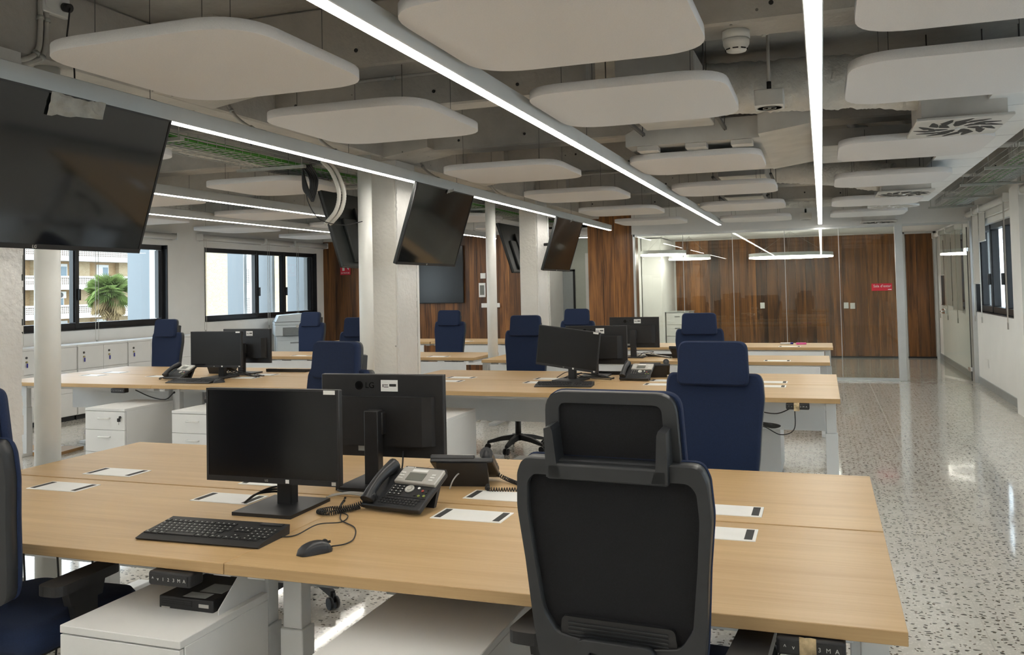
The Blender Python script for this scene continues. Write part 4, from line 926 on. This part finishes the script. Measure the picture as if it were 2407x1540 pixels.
# ================================================================== monitors (local screen faces -y)
def monitor(label, loc, rz, roll=0., sticker=True, logo=True, base_rz=0.):
    t = thing('monitor', label, 'monitor', loc, rz)
    zc = .268; Mr = Matrix.Translation((0, 0, zc)) @ Matrix.Rotation(roll, 4, 'Y') @ Matrix.Translation((0, 0, -zc)); hw, z0, z1 = .271, .102, .434
    MB().box(-hw, hw, -.07, -.045, z0, z1, bev=.004, M=Mr).build('shell', 'black_plastic', t)
    o = [(-hw, z0), (hw, z0), (hw, z1), (-hw, z1)]; i_ = [(-hw+.007, z0+.019), (hw-.007, z0+.019), (hw-.007, z1-.007), (-hw+.007, z1-.007)]
    bz = MB().ring(o, i_, -.074, -.068, M=Mr).build('bezel', 'black_plastic', t); MB().box(-hw+.006, hw-.006, -.0715, -.069, z0+.018, z1-.006, M=Mr).build('screen', 'screen', t)
    bk = MB()       # bulged rear housing, curved at both ends
    prof = [(-.235, -.046), (-.225, -.03), (-.19, -.014), (.19, -.014), (.225, -.03), (.235, -.046)]
    bk.prism([(x, y) for x, y in prof], z0+.05, z0+.245, 'xy', M=Mr, smooth=False); rear = bk.build('rear_housing', 'black_plastic', t)
    MB().box(-.035, .035, -.016, .02, .20, .29, bev=.006, M=Mr).build('tilt_hinge', 'black_plastic', rear)
    bx('neck', (-.03, .03, .004, .052, .008, .30), 'black_plastic', t, bev=.004); MB().prism([(-.118, -.14), (.118, -.14), (.118, .125), (-.118, .125)], 0, .012, 'xy').build('foot', 'black_plastic', t)
    if logo:
        text_mesh('maker_logo', 'LG', .011, 'key_print', bz, tuple(Mr @ Vector((-.02, -.0742, z0+.0095))), (PI/2, 0, 0), .0002)
        text_mesh('rear_logo', 'LG', .034, 'logo_black', rear, tuple(Mr @ Vector((.05, -.0445, z1-.045))), (PI/2, 0, PI), .0012)
        MB().lathe([(.018, -.0012), (.018, .0012), (.013, .0012), (.013, -.0012)], 20).build('rear_emblem', 'logo_black', rear, tuple(Mr @ Vector((.098, -.0445, z1-.045))), (PI/2, 0, 0))
    MB().box(.058, .072, -.0748, -.0738, z0+.003, z0+.016, M=Mr).build('energy_sticker', 'paper', bz); MB().box(hw-.03, hw-.014, -.0748, -.0738, z0+.004, z0+.016, M=Mr).build('corner_mark', 'silver', bz)
    MB().box(hw-.058, hw-.013, -.0752, -.0738, z1-.016, z1-.002, M=Mr).build('asset_tag', 'paper', bz)
    if sticker:
        s_ = MB().box(-.075, .0, -.0446, -.0436, z1-.068, z1-.022, bev=.0003, seg=1, M=Mr).build('asset_sticker', 'paper', rear)
        m = MB()
        for x0, x1, zz, hh in ((-.012, -.008, .045, .012), (-.034, -.014, .05, .003), (-.032, -.014, .042, .003), (-.068, -.038, .043, .010)): m.box(x0, x1, -.0436, -.0432, z1-zz-hh/2, z1-zz+hh/2, M=Mr)
        m.build('sticker_print', 'ink', s_)
    MB().box(.05, .105, -.0445, -.044, z0+.022, z0+.042, M=Mr).build('rating_plate', 'sheet_glass', rear)
    return t
monitor('black monitor with its screen towards the keyboard and armchair', (-1.855, 2.735, .74), math.radians(1))
monitor('black monitor showing its LG badged back and a white asset sticker', (-1.70, 3.155, .74), PI+math.radians(2))
monitor('black monitor rolled askew on its stand in the middle block', (-1.99, 7.08, .74), math.radians(-6), roll=math.radians(7))
monitor('black monitor seen from behind next to the askew monitor', (-1.87, 7.43, .74), PI+math.radians(3))
monitor('black monitor in the block beyond the columns with its screen towards the phone', (-5.32, 6.86, .74), math.radians(3))
monitor('black monitor with a white sticker on its back in the block beyond the columns', (-5.33, 7.22, .74), PI)
monitor('black monitor seen from behind alone on the row past the middle block', (-1.95, 9.47, .78-.04), PI+math.radians(2))

# ================================================================== keyboards, mice, phones
KEYROWS = []
def keyboard(label, loc, rz, keys=True):
    t = thing('keyboard', label, 'keyboard', loc, rz)
    MB().prism([(-.085, .0), (.085, .0), (.088, .030), (.06, .026), (-.06, .014), (-.092, .006)], -.225, .225, 'yz').build('body', 'key_black', t)
    bx('status_bar', (.13, .21, .062, .082, .027, .031), 'phone_black', t)
    lay = []
    sl = .12/.12*.1
    for r in range(6):
        y = .052 - r*.0195 - (.004 if r else 0); z = .0245 + (y-.06)*.1 + .0005
        xs = []
        if r == 0: xs = [(-.212 + k*.0195 + (.008 if k > 0 else 0) + (.006 if k > 4 else 0) + (.006 if k > 8 else 0), .0165) for k in range(13)]
        elif r == 5: xs = [(-.210, .022), (-.183, .022), (-.156, .022), (-.088, .108), (-.018, .022), (.009, .022), (.036, .022), (.058, .018)]
        else:
            off = (.0, .004, .008, .014, .02)[r]; nn = (0, 14, 14, 13, 12)[r]; xs = [(-.213 + off + k*.0195, .0168) for k in range(nn)]
        if r in (1, 2): xs += [(.085+k*.0195, .0168) for k in range(3)]
        if r == 4: xs += [(.1045, .0168)]
        if r == 5: xs += [(.085+k*.0195, .0168) for k in range(3)]
        if r >= 1: xs += [(.152+k*.0195, .0168) for k in range(4 if r < 5 else 3)]
        for x, w_ in xs: lay.append((x, y, z, w_))
    if keys:
        cache = {}
        for x, y, z, w_ in lay:
            if w_ not in cache:
                c = MB(); c.prism([(-w_/2, -.0083), (w_/2, -.0083), (w_/2, .0083), (-w_/2, .0083)], 0, .004, 'xy', mat='key_black')
                if w_ < .03: c.box(-w_*.3, -w_*.02, .0005, .0045, .004, .0043, mat='key_print')
                cache[w_] = c.mesh('key', 'key_black')
            put('key', cache[w_], t, (x, y, z), (.1, 0, 0))
    else:
        m = MB()
        for x, y, z, w_ in lay: m.box(x-w_/2, x+w_/2, y-.0083, y+.0083, z, z+.004)
        o = m.build('keys', 'key_black', t); o['kind'] = 'stuff'
    return t
keyboard('black keyboard at the edge of the oak desk in front of the monitor', (-1.858, 2.352, .74), math.radians(1.5))
keyboard('black keyboard in front of the askew monitor in the middle block', (-1.93, 6.66, .74), math.radians(6), False)
keyboard('black keyboard beside the phone in the block beyond the columns', (-5.29, 6.44, .74), math.radians(2), False)
keyboard('black keyboard behind the monitors in the block beyond the columns', (-5.0, 7.52, .74), PI, False); keyboard('black keyboard behind the askew monitor, near the desk edge towards the partition', (-1.72, 7.66, .74), PI, False); keyboard('black keyboard on the row past the middle block', (-1.62, 9.66, .74), PI, False)
def mouse(label, loc, rz):
    t = thing('mouse', label, 'mouse', loc, rz); m = MB(); N = 10; n = 16; rings = []
    for i in range(N+1):
        u = i/N; y = -.056+.112*u; w_ = .031*math.sqrt(max(0, 1-((u-.5)/.5)**4))*(1-.12*math.sin(PI*u)) + .0005; hgt = .036*math.sin(PI*(.12+.8*(1-u)))**.8*min(1, (1-abs(u-.5)*2)*3+.25)
        rings.append([m.bm.verts.new((w_*math.cos(PI*k/(n-1)), y, max(.001, hgt*math.sin(PI*k/(n-1))**.6 if 0 < k < n-1 else .001))) for k in range(n)])
    for i in range(N):
        for k in range(n-1): f = m.bm.faces.new((rings[i][k], rings[i][k+1], rings[i+1][k+1], rings[i+1][k])); f.smooth = True
    m.build('shell', 'phone_black', t); MB().cyl((-.004, .032, .026), (.004, .032, .026), .009, n=14).build('scroll_wheel', 'key_black', t); bx('button_seam', (-.0006, .0006, .015, .05, .021, .0285), 'slot_black', t)
    return t
mouse('black mouse lying near the edge of the oak desk', (-1.445, 2.287, .74), math.radians(-38)); mouse('black mouse beside the keyboard in the block beyond the columns', (-5.03, 6.46, .74), math.radians(-30))
def phone(label, loc, rz, full=True, cord=None):
    t = thing('desk_phone', label, 'telephone', loc, rz)
    P = Matrix.Translation((0, -.085, .006)) @ Matrix.Rotation(math.radians(28), 4, 'X')
    e = P.to_euler()
    def at(u, v, w_): return tuple(P @ Vector((u, v, w_)))
    MB().box(-.125, .125, 0, .205, 0, .02, bev=.005, M=P).build('body', 'phone_black', t)
    MB().box(-.05, .125, .118, .198, .018, .034, bev=.004, M=P).build('display_fascia', 'silver', t); MB().box(-.05, .125, .194, .207, .014, .03, bev=.003, M=P).build('top_strip', 'phone_black', t)
    MB().box(-.04, -.012, .1985, .2025, .030, .0305, M=P).build('maker_mark', 'paper', t); MB().lathe([(.003, 0), (.003, .0006)], 12).build('maker_dot', 'paper', t, at(-.006, .2005, .0302), tuple(e))
    MB().box(-.006, .066, .128, .168, .0335, .0352, M=P).build('lcd_screen', 'lcd', t); MB().box(-.002, .062, .175, .188, .0335, .0348, M=P).build('name_slip', 'paper', t)
    for s_ in (-.032, .098):
        for k in range(3): MB().box(s_-.009, s_+.009, .133+k*.014, .140+k*.014, .0335, .0365, bev=.001, seg=1, M=P).build('soft_key', 'white_plastic', t)
    kp = MB().box(-.05, .12, .055, .114, .0195, .0215, bev=.002, seg=1, M=P).build('key_plate', 'phone_black', t)
    for r in range(4):
        for c in range(3): o = MB().box(-.043+c*.019, -.029+c*.019, .062+r*.013, .070+r*.013, .021, .0245, bev=.001, seg=1, M=P).build('dial_key', 'key_black', t); MB().box(-.039+c*.019, -.034+c*.019, .064+r*.013, .068+r*.013, .0245, .0248, M=P).build('digit', 'key_print', o)
    MB().lathe([(.018, 0), (.018, .004), (.011, .005), (.011, 0)], 22).build('navigation_ring', 'silver', t, at(.03, .096, .0215), tuple(e)); MB().lathe([(.008, 0), (.008, .005)], 18).build('ok_key', 'silver', t, at(.03, .096, .0215), tuple(e))
    for u, v, mt in ((.066, .104, 'paper'), (.088, .092, 'red_key'), (.085, .066, 'green_key'), (.066, .069, 'key_black'), (.106, .068, 'green_key'), (.106, .1, 'key_black'), (.106, .086, 'key_black')): MB().lathe([(.005, 0), (.005, .003)], 12).build('function_key', mt, t, at(u, v, .0215), tuple(e))
    m = MB()
    for r in range(3):
        for c in range(12): m.box(-.06+c*.0135+r*.002, -.051+c*.0135+r*.002, .018+r*.011, .025+r*.011, .0195, .0225, M=P)
    q = m.build('letter_keys', 'key_black', t); q['kind'] = 'stuff'
    # handset lying along the left side
    h_ = MB(); path = smooth_path([at(-.094, .006, .034), at(-.094, .05, .048), at(-.094, .12, .052), at(-.094, .196, .038)], 7); n = len(path)
    h_.tube(path, .02, 12, rad=[.019 + .007*(abs(i/(n-1)-.5)*2)**2 for i in range(n)]); hs = h_.build('handset', 'phone_black', t)
    for v in (.028, .178): MB().cyl(at(-.094, v, .012), at(-.094, v, .05), .022, n=16).build('ear_cup', 'phone_black', hs)
    st = MB(); st.prism([(.035, 0), (.05, 0), (.098, .1), (.075, .1)], -.1, .1, 'yz'); st.build('foot_stand', 'phone_black', t); bx('rear_label', (-.05, .05, .046, .05, .02, .06), 'sheet_glass', t, rot=(0, 0, 0))
    if cord:
        MB().tube(coil([Vector(c) for c in cord], .007, 46 if full else 20, .0022), .0022, 4).build('coiled_cord', 'cable_black', t)
    return t
phone('black desk phone with silver display, handset and coiled cord, beside the front monitor', (-1.425, 2.845, .74), math.radians(-9), True, [(-.11, -.075, .03), (-.16, -.11, .012), (-.21, -.15, .010), (-.225, -.20, .010), (-.175, -.20, .010), (-.145, -.14, .010), (-.125, -.09, .012)])
phone('black desk phone seen from behind with its cord looping over a white cable flap', (-1.36, 3.26, .74), PI+math.radians(12), True, [(-.11, -.06, .03), (-.16, -.03, .012), (-.24, .08, .010), (-.26, .13, .01), (-.12, .14, .01), (-.1, .09, .012)])
phone('black desk phone beside the keyboard in the block beyond the columns', (-5.62, 6.66, .74), math.radians(-14), False, [(-.11, -.075, .03), (-.15, -.1, .01), (-.2, -.06, .01), (-.17, -.02, .01), (-.13, -.06, .012)])
phone('black desk phone with grey keys in the middle block', (-1.46, 7.18, .74), math.radians(-5), False); phone('black desk phone standing back to back with the grey keyed phone', (-1.36, 7.45, .74), PI+.2, False, [(-.11, -.06, .03), (-.2, -.03, .01), (-.3, -.06, .01), (-.24, -.1, .01), (-.13, -.08, .012)])
phone('black desk phone on the row past the middle block', (-1.42, 9.44, .74), PI-.1, False)
phone('black desk phone hidden behind the monitors beyond the columns', (-5.62, 7.25, .74), PI, False)

def cable(name, label, pts, r, mat, group=None):
    t = thing(name, label, 'cable', pts[0], group=group); o0 = Vector(pts[0]); P = smooth_path([Vector(p)-o0 for p in pts], 8); MB().tube(P, r, 6).build('cord', mat, t); MB().cyl(P[-1], P[-1]+(P[-1]-P[-2]).normalized()*.012, r*1.8, n=8).build('plug', mat, t); return t
zt = .744
cable('keyboard_cable', 'thin black cable from the keyboard to the monitor', [(-1.655, 2.39, zt), (-1.60, 2.42, zt), (-1.58, 2.52, zt+.01), (-1.54, 2.60, zt), (-1.56, 2.68, zt), (-1.63, 2.74, zt), (-1.68, 2.86, zt)], .0022, 'cable_black')
cable('mouse_cable', 'thin black cable from the mouse to the monitor', [(-1.412, 2.328, zt+.006), (-1.395, 2.38, zt), (-1.40, 2.44, zt), (-1.46, 2.55, zt), (-1.55, 2.62, zt), (-1.60, 2.70, zt), (-1.66, 2.80, zt), (-1.70, 2.9, zt)], .0022, 'cable_black')
for k in range(3): cable('monitor_cable', 'black monitor cable rising from the white flap', [(-2.03, 2.745, zt), (-1.99, 2.76, zt+.03), (-1.94, 2.79, zt+.052-.008*k), (-1.88, 2.80+.012*k, zt+.06-.012*k), (-1.82, 2.78, zt+.1)], .004, 'cable_black', 'monitor cables rising from the white flap')
for k in range(3): cable('network_cable', 'grey network cable lying between the monitors and the phone', [(-1.78, 2.90+.02*k, zt), (-1.70, 2.92+.015*k, zt+.012), (-1.60, 2.93+.02*k, zt+.004), (-1.48, 2.96+.01*k, zt), (-1.40, 2.95+.02*k, zt+.004)], .003, 'cable_grey', 'grey network cables on the desk')
cable('video_cable', 'black cable hanging from the badged monitor back', [(-1.60, 3.19, .87), (-1.58, 3.12, .80), (-1.62, 3.05, zt), (-1.72, 3.00, zt), (-1.80, 3.02, zt), (-1.76, 3.1, zt)], .0035, 'cable_black')
cable('handset_lead', 'grey lead plugged into the back of the rear facing phone', [(-1.38, 3.14, zt), (-1.37, 3.15, zt+.03), (-1.36, 3.18, zt+.05), (-1.35, 3.205, zt+.05)], .003, 'cable_grey')
for (cx_, cy_, nm) in ((-1.98, 7.2, 'the middle block monitors'), (-5.28, 7.02, 'the monitors beyond the columns'), (-1.85, 9.5, 'the lone monitor')):
    rr = random.Random(int(cx_*100))
    for k in range(4): cable('tangled_cable', 'cable tangled at the feet of ' + nm, [(cx_ + rr.uniform(-.2, .05), cy_ + rr.uniform(-.12, .12), zt), (cx_ + rr.uniform(-.1, .1), cy_ + rr.uniform(-.1, .1), zt+.05), (cx_ + rr.uniform(0, .25), cy_ + rr.uniform(-.12, .12), zt+.02), (cx_ + .3, cy_ + rr.uniform(-.1, .1), zt)], .0035, ('cable_black', 'cable_white')[k % 2 == 0 and nm == 'the lone monitor'], 'cables at the feet of ' + nm)
# cable bunch under the aisle corner of the middle block
cable('power_lead', 'black cable drooping from the taped keypad of the middle block', [(-.2, 6.24, .68), (-.32, 6.3, .62), (-.46, 6.3, .64), (-.6, 6.3, .69), (-.75, 6.32, .69)], .004, 'cable_black')
cable('power_lead', 'black cable hanging low in a zigzag under the middle block', [(-.2, 6.25, .66), (-.21, 6.27, .52), (-.3, 6.28, .48), (-.42, 6.28, .53), (-.46, 6.28, .42), (-.6, 6.3, .52), (-.75, 6.32, .6)], .0035, 'cable_black')
for k in range(4): cable('cable_bundle', 'black cable coil tied in a bundle under the middle block', [(-.62, 6.3, .53+.01*k), (-.5, 6.3, .56), (-.36, 6.3, .55-.008*k), (-.30, 6.31, .535), (-.36, 6.31, .52+.01*k), (-.5, 6.3, .555), (-.66, 6.3, .5+.012*k)], .004, 'cable_black', 'tied cable coil under the middle block')
cable('power_lead', 'black cable slanting down under the keyboard desk', [(-2.02, 2.5, .70), (-2.10, 2.52, .6), (-2.2, 2.5, .5), (-2.3, 2.48, .35)], .004, 'cable_black')
for k in range(3): cable('power_lead', 'black cable hanging at the column end of the keyboard desk', [(-2.75-.18*k, 2.75, .68), (-2.76-.18*k, 2.76, .5), (-2.74-.18*k, 2.75, .3), (-2.75-.18*k, 2.74, .05)], .004, 'cable_black', 'cables hanging at the column end of the keyboard desk')
cable('power_lead', 'black power lead hanging beside the aisle mesh chair', [(-.20, 2.3, .70), (-.205, 2.3, .6), (-.2, 2.31, .45), (-.21, 2.32, .2)], .004, 'cable_black')
cable('power_lead', 'black cables looping under the desk at the locker end', [(-5.8, 6.3, .68), (-5.65, 6.32, .62), (-5.5, 6.33, .60), (-5.4, 6.32, .66)], .005, 'cable_black')

# ================================================================== pedestals, lockers, copier
def pedestal(label, loc, rz=0, D=.29):
    t = thing('pedestal', label, 'drawer pedestal', loc, rz); W, Hh = .21, .58
    bx('carcass', (-W, W, -D+.02, D, .03, Hh-.022), 'melamine', t, bev=.002, seg=1); bx('top_board', (-W, W, -D, D, Hh-.022, Hh), 'melamine', t, bev=.002, seg=1)
    z = Hh-.026
    for k, hgt in enumerate((.155, .185, .18)):
        d = bx('drawer', (-W+.002, W-.002, -D, -D+.018, z-hgt+.003, z), 'melamine', t, bev=.0015, seg=1); zz = z-.055
        MB().tube([(-.055, -D, zz), (-.052, -D-.022, zz), (.052, -D-.022, zz), (.055, -D, zz)], .006, 8).build('handle', 'white_plastic', d); z -= hgt
    lk = MB().cyl((W-.045, -D, Hh-.07), (W-.045, -D-.008, Hh-.07), .011, n=14).build('lock', 'black_plastic', t); bx('key', (W-.054, W-.036, -D-.03, -D-.008, Hh-.105, Hh-.075), 'black_plastic', lk, bev=.004); bx('key_ring_key', (W-.047, W-.043, -D-.02, -D-.016, Hh-.13, Hh-.105), 'chrome', lk)
    for sx in (-1, 1):
        for sy in (-1, 1): MB().cyl((sx*(W-.04), sy*(D-.05), 0), (sx*(W-.04), sy*(D-.05), .03), .02, n=12).build('castor', 'black_plastic', t)
    return t
p0 = pedestal('white drawer pedestal beneath the keyboard desk, with the small computer hung over it', (-1.87, 2.16, 0), 0, .2)
p1 = pedestal('white drawer pedestal beneath the mouse desk beside the black mesh chair', (-1.06, 2.28, 0))
for x, lb in ((-5.71, 'white keyed drawer pedestal at the locker end beyond the columns'), (-4.81, 'white drawer pedestal beside the computer bracket beyond the columns'), (-2.80, 'white drawer pedestal under the middle block behind the badged monitor')): dup(p1, (x, 6.14, 0), 0, lb)
dup(p1, (-.55, 7.45, 0), PI, 'white drawer pedestal at the aisle end of the middle block')
def locker_unit(label, loc, rz):
    t = thing('locker_cabinet', label, 'lockers', loc, rz, None); bx('carcass', (-.415, .415, -.2, .2, .06, .905), 'melamine', t); bx('plinth', (-.41, .41, -.18, .19, 0, .06), 'black_alu', t); bx('top_board', (-.42, .42, -.215, .2, .905, .93), 'melamine', t, bev=.002, seg=1)
    for r in range(3):
        for c in range(2):
            x0 = -.413+c*.414; z0 = .065+r*.28; d = bx('locker_door', (x0+.001, x0+.411, -.217, -.2, z0+.002, z0+.277), 'melamine', t, bev=.0012, seg=1); xk = x0 + .09
            MB().cyl((xk, -.217, z0+.20), (xk, -.224, z0+.20), .014, n=12).build('vent_rosette', 'dark_wire', d); MB().cyl((xk, -.217, z0+.15), (xk, -.232, z0+.15), .011, n=12).build('lock', 'brass', d)
            if (r+c) % 2 == 0 or r == 2: bx('key_tag', (xk-.006, xk+.014, -.232, -.226, z0+.085, z0+.135), 'blue_tag', d, bev=.002, seg=1)
    return t
l0 = locker_unit('white locker cabinet with keyed doors, fourth from the photocopier below the palm window', (-8.98, 8.12, 0), PI/2)
l0['group'] = 'locker cabinets below the window that shows the palm'
for k in range(1, 4): dup(l0, (-8.98, 8.12+.845*k, 0), PI/2, 'white locker cabinet with keyed doors, %s from the photocopier below the palm window' % ORD[3-k], l0['group'])
for k in range(6): dup(l0, (1.90, 2.4+.845*k, 0), -PI/2, 'white locker cabinet standing along the aisle wall, mirrored in the glass partition', 'locker cabinets along the aisle wall')
cabn = thing('drawer_cabinet', 'grey drawer cabinet with a glass top in the glazed room', 'cabinet', (-2.72, 17.9, 0)); bx('carcass', (-.22, .22, -.4, .4, 0, .98), 'melamine', cabn); bx('glass_top', (-.24, .24, -.42, .42, .98, .992), 'sheet_glass', cabn)
for k in range(4):
    d = bx('drawer', (-.215, .215, -.415, -.4, .05+k*.23, .27+k*.23), 'melamine', cabn, bev=.002, seg=1); bx('handle', (-.05, .05, -.425, -.415, .2+k*.23, .21+k*.23), 'dark_wire', d)
pr = thing('photocopier', 'pale photocopier with a flatbed lid below the window beside the plank wall', 'photocopier', (-8.62, 13.1, 0), math.radians(38))
bx('cabinet', (-.33, .33, -.32, .32, .03, .80), 'printer_white', pr, bev=.02); bx('engine', (-.35, .35, -.34, .34, .80, .98), 'printer_white', pr, bev=.015); bx('output_bay', (-.22, .33, -.345, -.2, .80, .94), 'printer_grey', pr); bx('output_tray', (-.20, .30, -.40, -.32, .805, .82), 'printer_grey', pr, bev=.004)
bx('scanner_deck', (-.35, .35, -.34, .34, .98, 1.03), 'printer_white', pr, bev=.008); bx('seam_line', (-.352, .352, -.342, .342, 1.03, 1.038), 'printer_grey', pr)
MB().prism([(-.33, 1.038), (.33, 1.038), (.31, 1.15), (.1, 1.165), (-.28, 1.14)], -.32, .33).build('lid', 'printer_white', pr); MB().cyl((.02, -.345, .955), (.02, -.352, .955), .025, n=16).build('badge', 'silver', pr); bx('side_label', (-.352, -.35, -.2, -.1, .5, .78), 'paper', pr)
for k in range(3):
    d = bx('paper_drawer', (-.31, .31, -.335, -.32, .08+k*.22, .28+k*.22), 'printer_white', pr, bev=.004); bx('grip', (-.1, .1, -.338, -.334, .23+k*.22, .25+k*.22), 'printer_grey', d)
bd = thing('oak_board', 'loose oak board lying on the floor near the lockers', 'board', (-7.35, 6.75, 0), .15); bx('board', (-.5, .35, -.25, .12, .0, .03), 'board_wood', bd, bev=.002, seg=1); bx('edge_band', (-.5, .35, -.252, -.25, .0, .03), 'board_wood', bd)
for k, (x, y) in enumerate(((-6.55, 7.0), (-6.75, 6.85), (-6.3, 7.1))):
    fb = thing('floor_box', 'white plastic floor socket box near the loose oak board', 'floor socket', (x, y, 0), .3*k, group='floor socket boxes near the loose board'); bx('lid', (-.09, .09, -.06, .06, 0, .025), 'white_plastic', fb, bev=.006); bx('cable_exit', (-.05, .05, .05, .07, 0, .02), 'dark_wire', fb)
for k in range(3):
    fb = thing('floor_box', 'white plastic floor socket box under the middle block', 'floor socket', (-2.85+.38*k, 7.35, 0), 0, group='floor socket boxes under the middle block'); bx('lid', (-.12, .12, -.09, .09, 0, .03), 'white_plastic', fb, bev=.006); bx('cable_exit', (-.05, .05, .08, .1, 0, .02), 'dark_wire', fb)
mkr = thing('marker_pen', 'white marker pen on the desk row next to the glass partition', 'pen', (-.45, 11.62, .752), .1); MB().cyl((-.07, 0, 0), (.05, 0, 0), .011, n=12).build('barrel', 'white_plastic', mkr); MB().cyl((.05, 0, 0), (.085, 0, 0), .0115, n=12).build('cap', 'blue_tag', mkr)
pk = thing('eraser', 'pink eraser block on the desk row next to the glass partition', 'eraser', (-.27, 11.60, .74), .1); bx('block', (-.06, .06, -.03, .03, 0, .022), 'pink', pk, bev=.004); bx('sleeve', (-.02, .02, -.031, .031, -.0002, .0225), 'pink', pk, bev=.004)

# ================================================================== roller blinds
def blind(side, y0, y1, z, drop, label, mat='blind', chain=True):
    x = XL + .075 if side > 0 else XR - .075; s = side
    t = thing('roller_blind', label, 'roller blind', (x, (y0+y1)/2, z)); h_ = (y1-y0)/2
    MB().cyl((0, -h_+.02, 0), (0, h_-.02, 0), .042, n=18).build('fabric_roll', mat, t)
    for q in (-1, 1): bx('end_bracket', (-.07 if s > 0 else -.045, .045 if s > 0 else .07, min(q*h_, q*(h_-.02)), max(q*h_, q*(h_-.02)), -.05, .055), 'white_plastic', t, bev=.003, seg=1)
    bx('fabric', (-s*.041-.001, -s*.041+.001, -h_+.03, h_-.03, -drop, 0), mat, t); MB().cyl((-s*.041, -h_+.03, -drop), (-s*.041, h_-.03, -drop), .01, n=8).build('bottom_bar', 'white_plastic', t)
    if chain:
        c = MB().tube([(s*.03, -h_+.05, 0), (s*.03, -h_+.05, -1.45), (s*.03, -h_+.075, -1.47), (s*.03, -h_+.1, -1.45), (s*.03, -h_+.1, 0)], .0035, 5).build('bead_chain', 'cable_white', t); bx('chain_weight', (s*.03-.008, s*.03+.008, -h_+.065, -h_+.085, -1.53, -1.45), 'cable_grey', c)
    return t
blind(1, 7.95, 9.1, 2.40, .05, 'rolled up blind above the palm window, at the column side'); blind(1, 9.12, 10.75, 2.40, .05, 'rolled up blind above the palm window, at the copier side')
blind(1, 11.3, 12.95, 2.42, .06, 'rolled up blind over the fixed pane of the copier window'); blind(1, 12.97, 13.85, 2.42, .06, 'rolled up blind over the middle sash of the copier window'); blind(1, 13.87, 15.0, 2.42, .05, 'rolled up blind beside the plank wall')
blind(-1, 13.75, 14.36, 2.45, 1.0, 'lowered pale blind beside the open glass door'); blind(-1, 13.2, 13.73, 2.45, .42, 'half lowered narrow blind next to the lowered one'); blind(-1, 11.45, 13.18, 2.45, .12, 'rolled up blind above the widest aisle window')
blind(-1, 15.45, 16.6, 2.35, 1.35, 'lowered grey blind in the glazed room near the glass door', 'blind_dark'); blind(-1, 16.62, 17.6, 2.35, 1.3, 'lowered grey blind in the middle of the glazed room window', 'blind_dark'); blind(-1, 17.62, 18.5, 2.35, .75, 'half lowered pale blind in the corner of the glazed room')
blind(-1, 8.9, 10.6, 2.45, .15, 'rolled up blind on the aisle window before the pilaster'); 
struct(bx('trim_3', (XR-.10, XR, 10.72, 11.2, 0, ZC), 'wall_paint'))
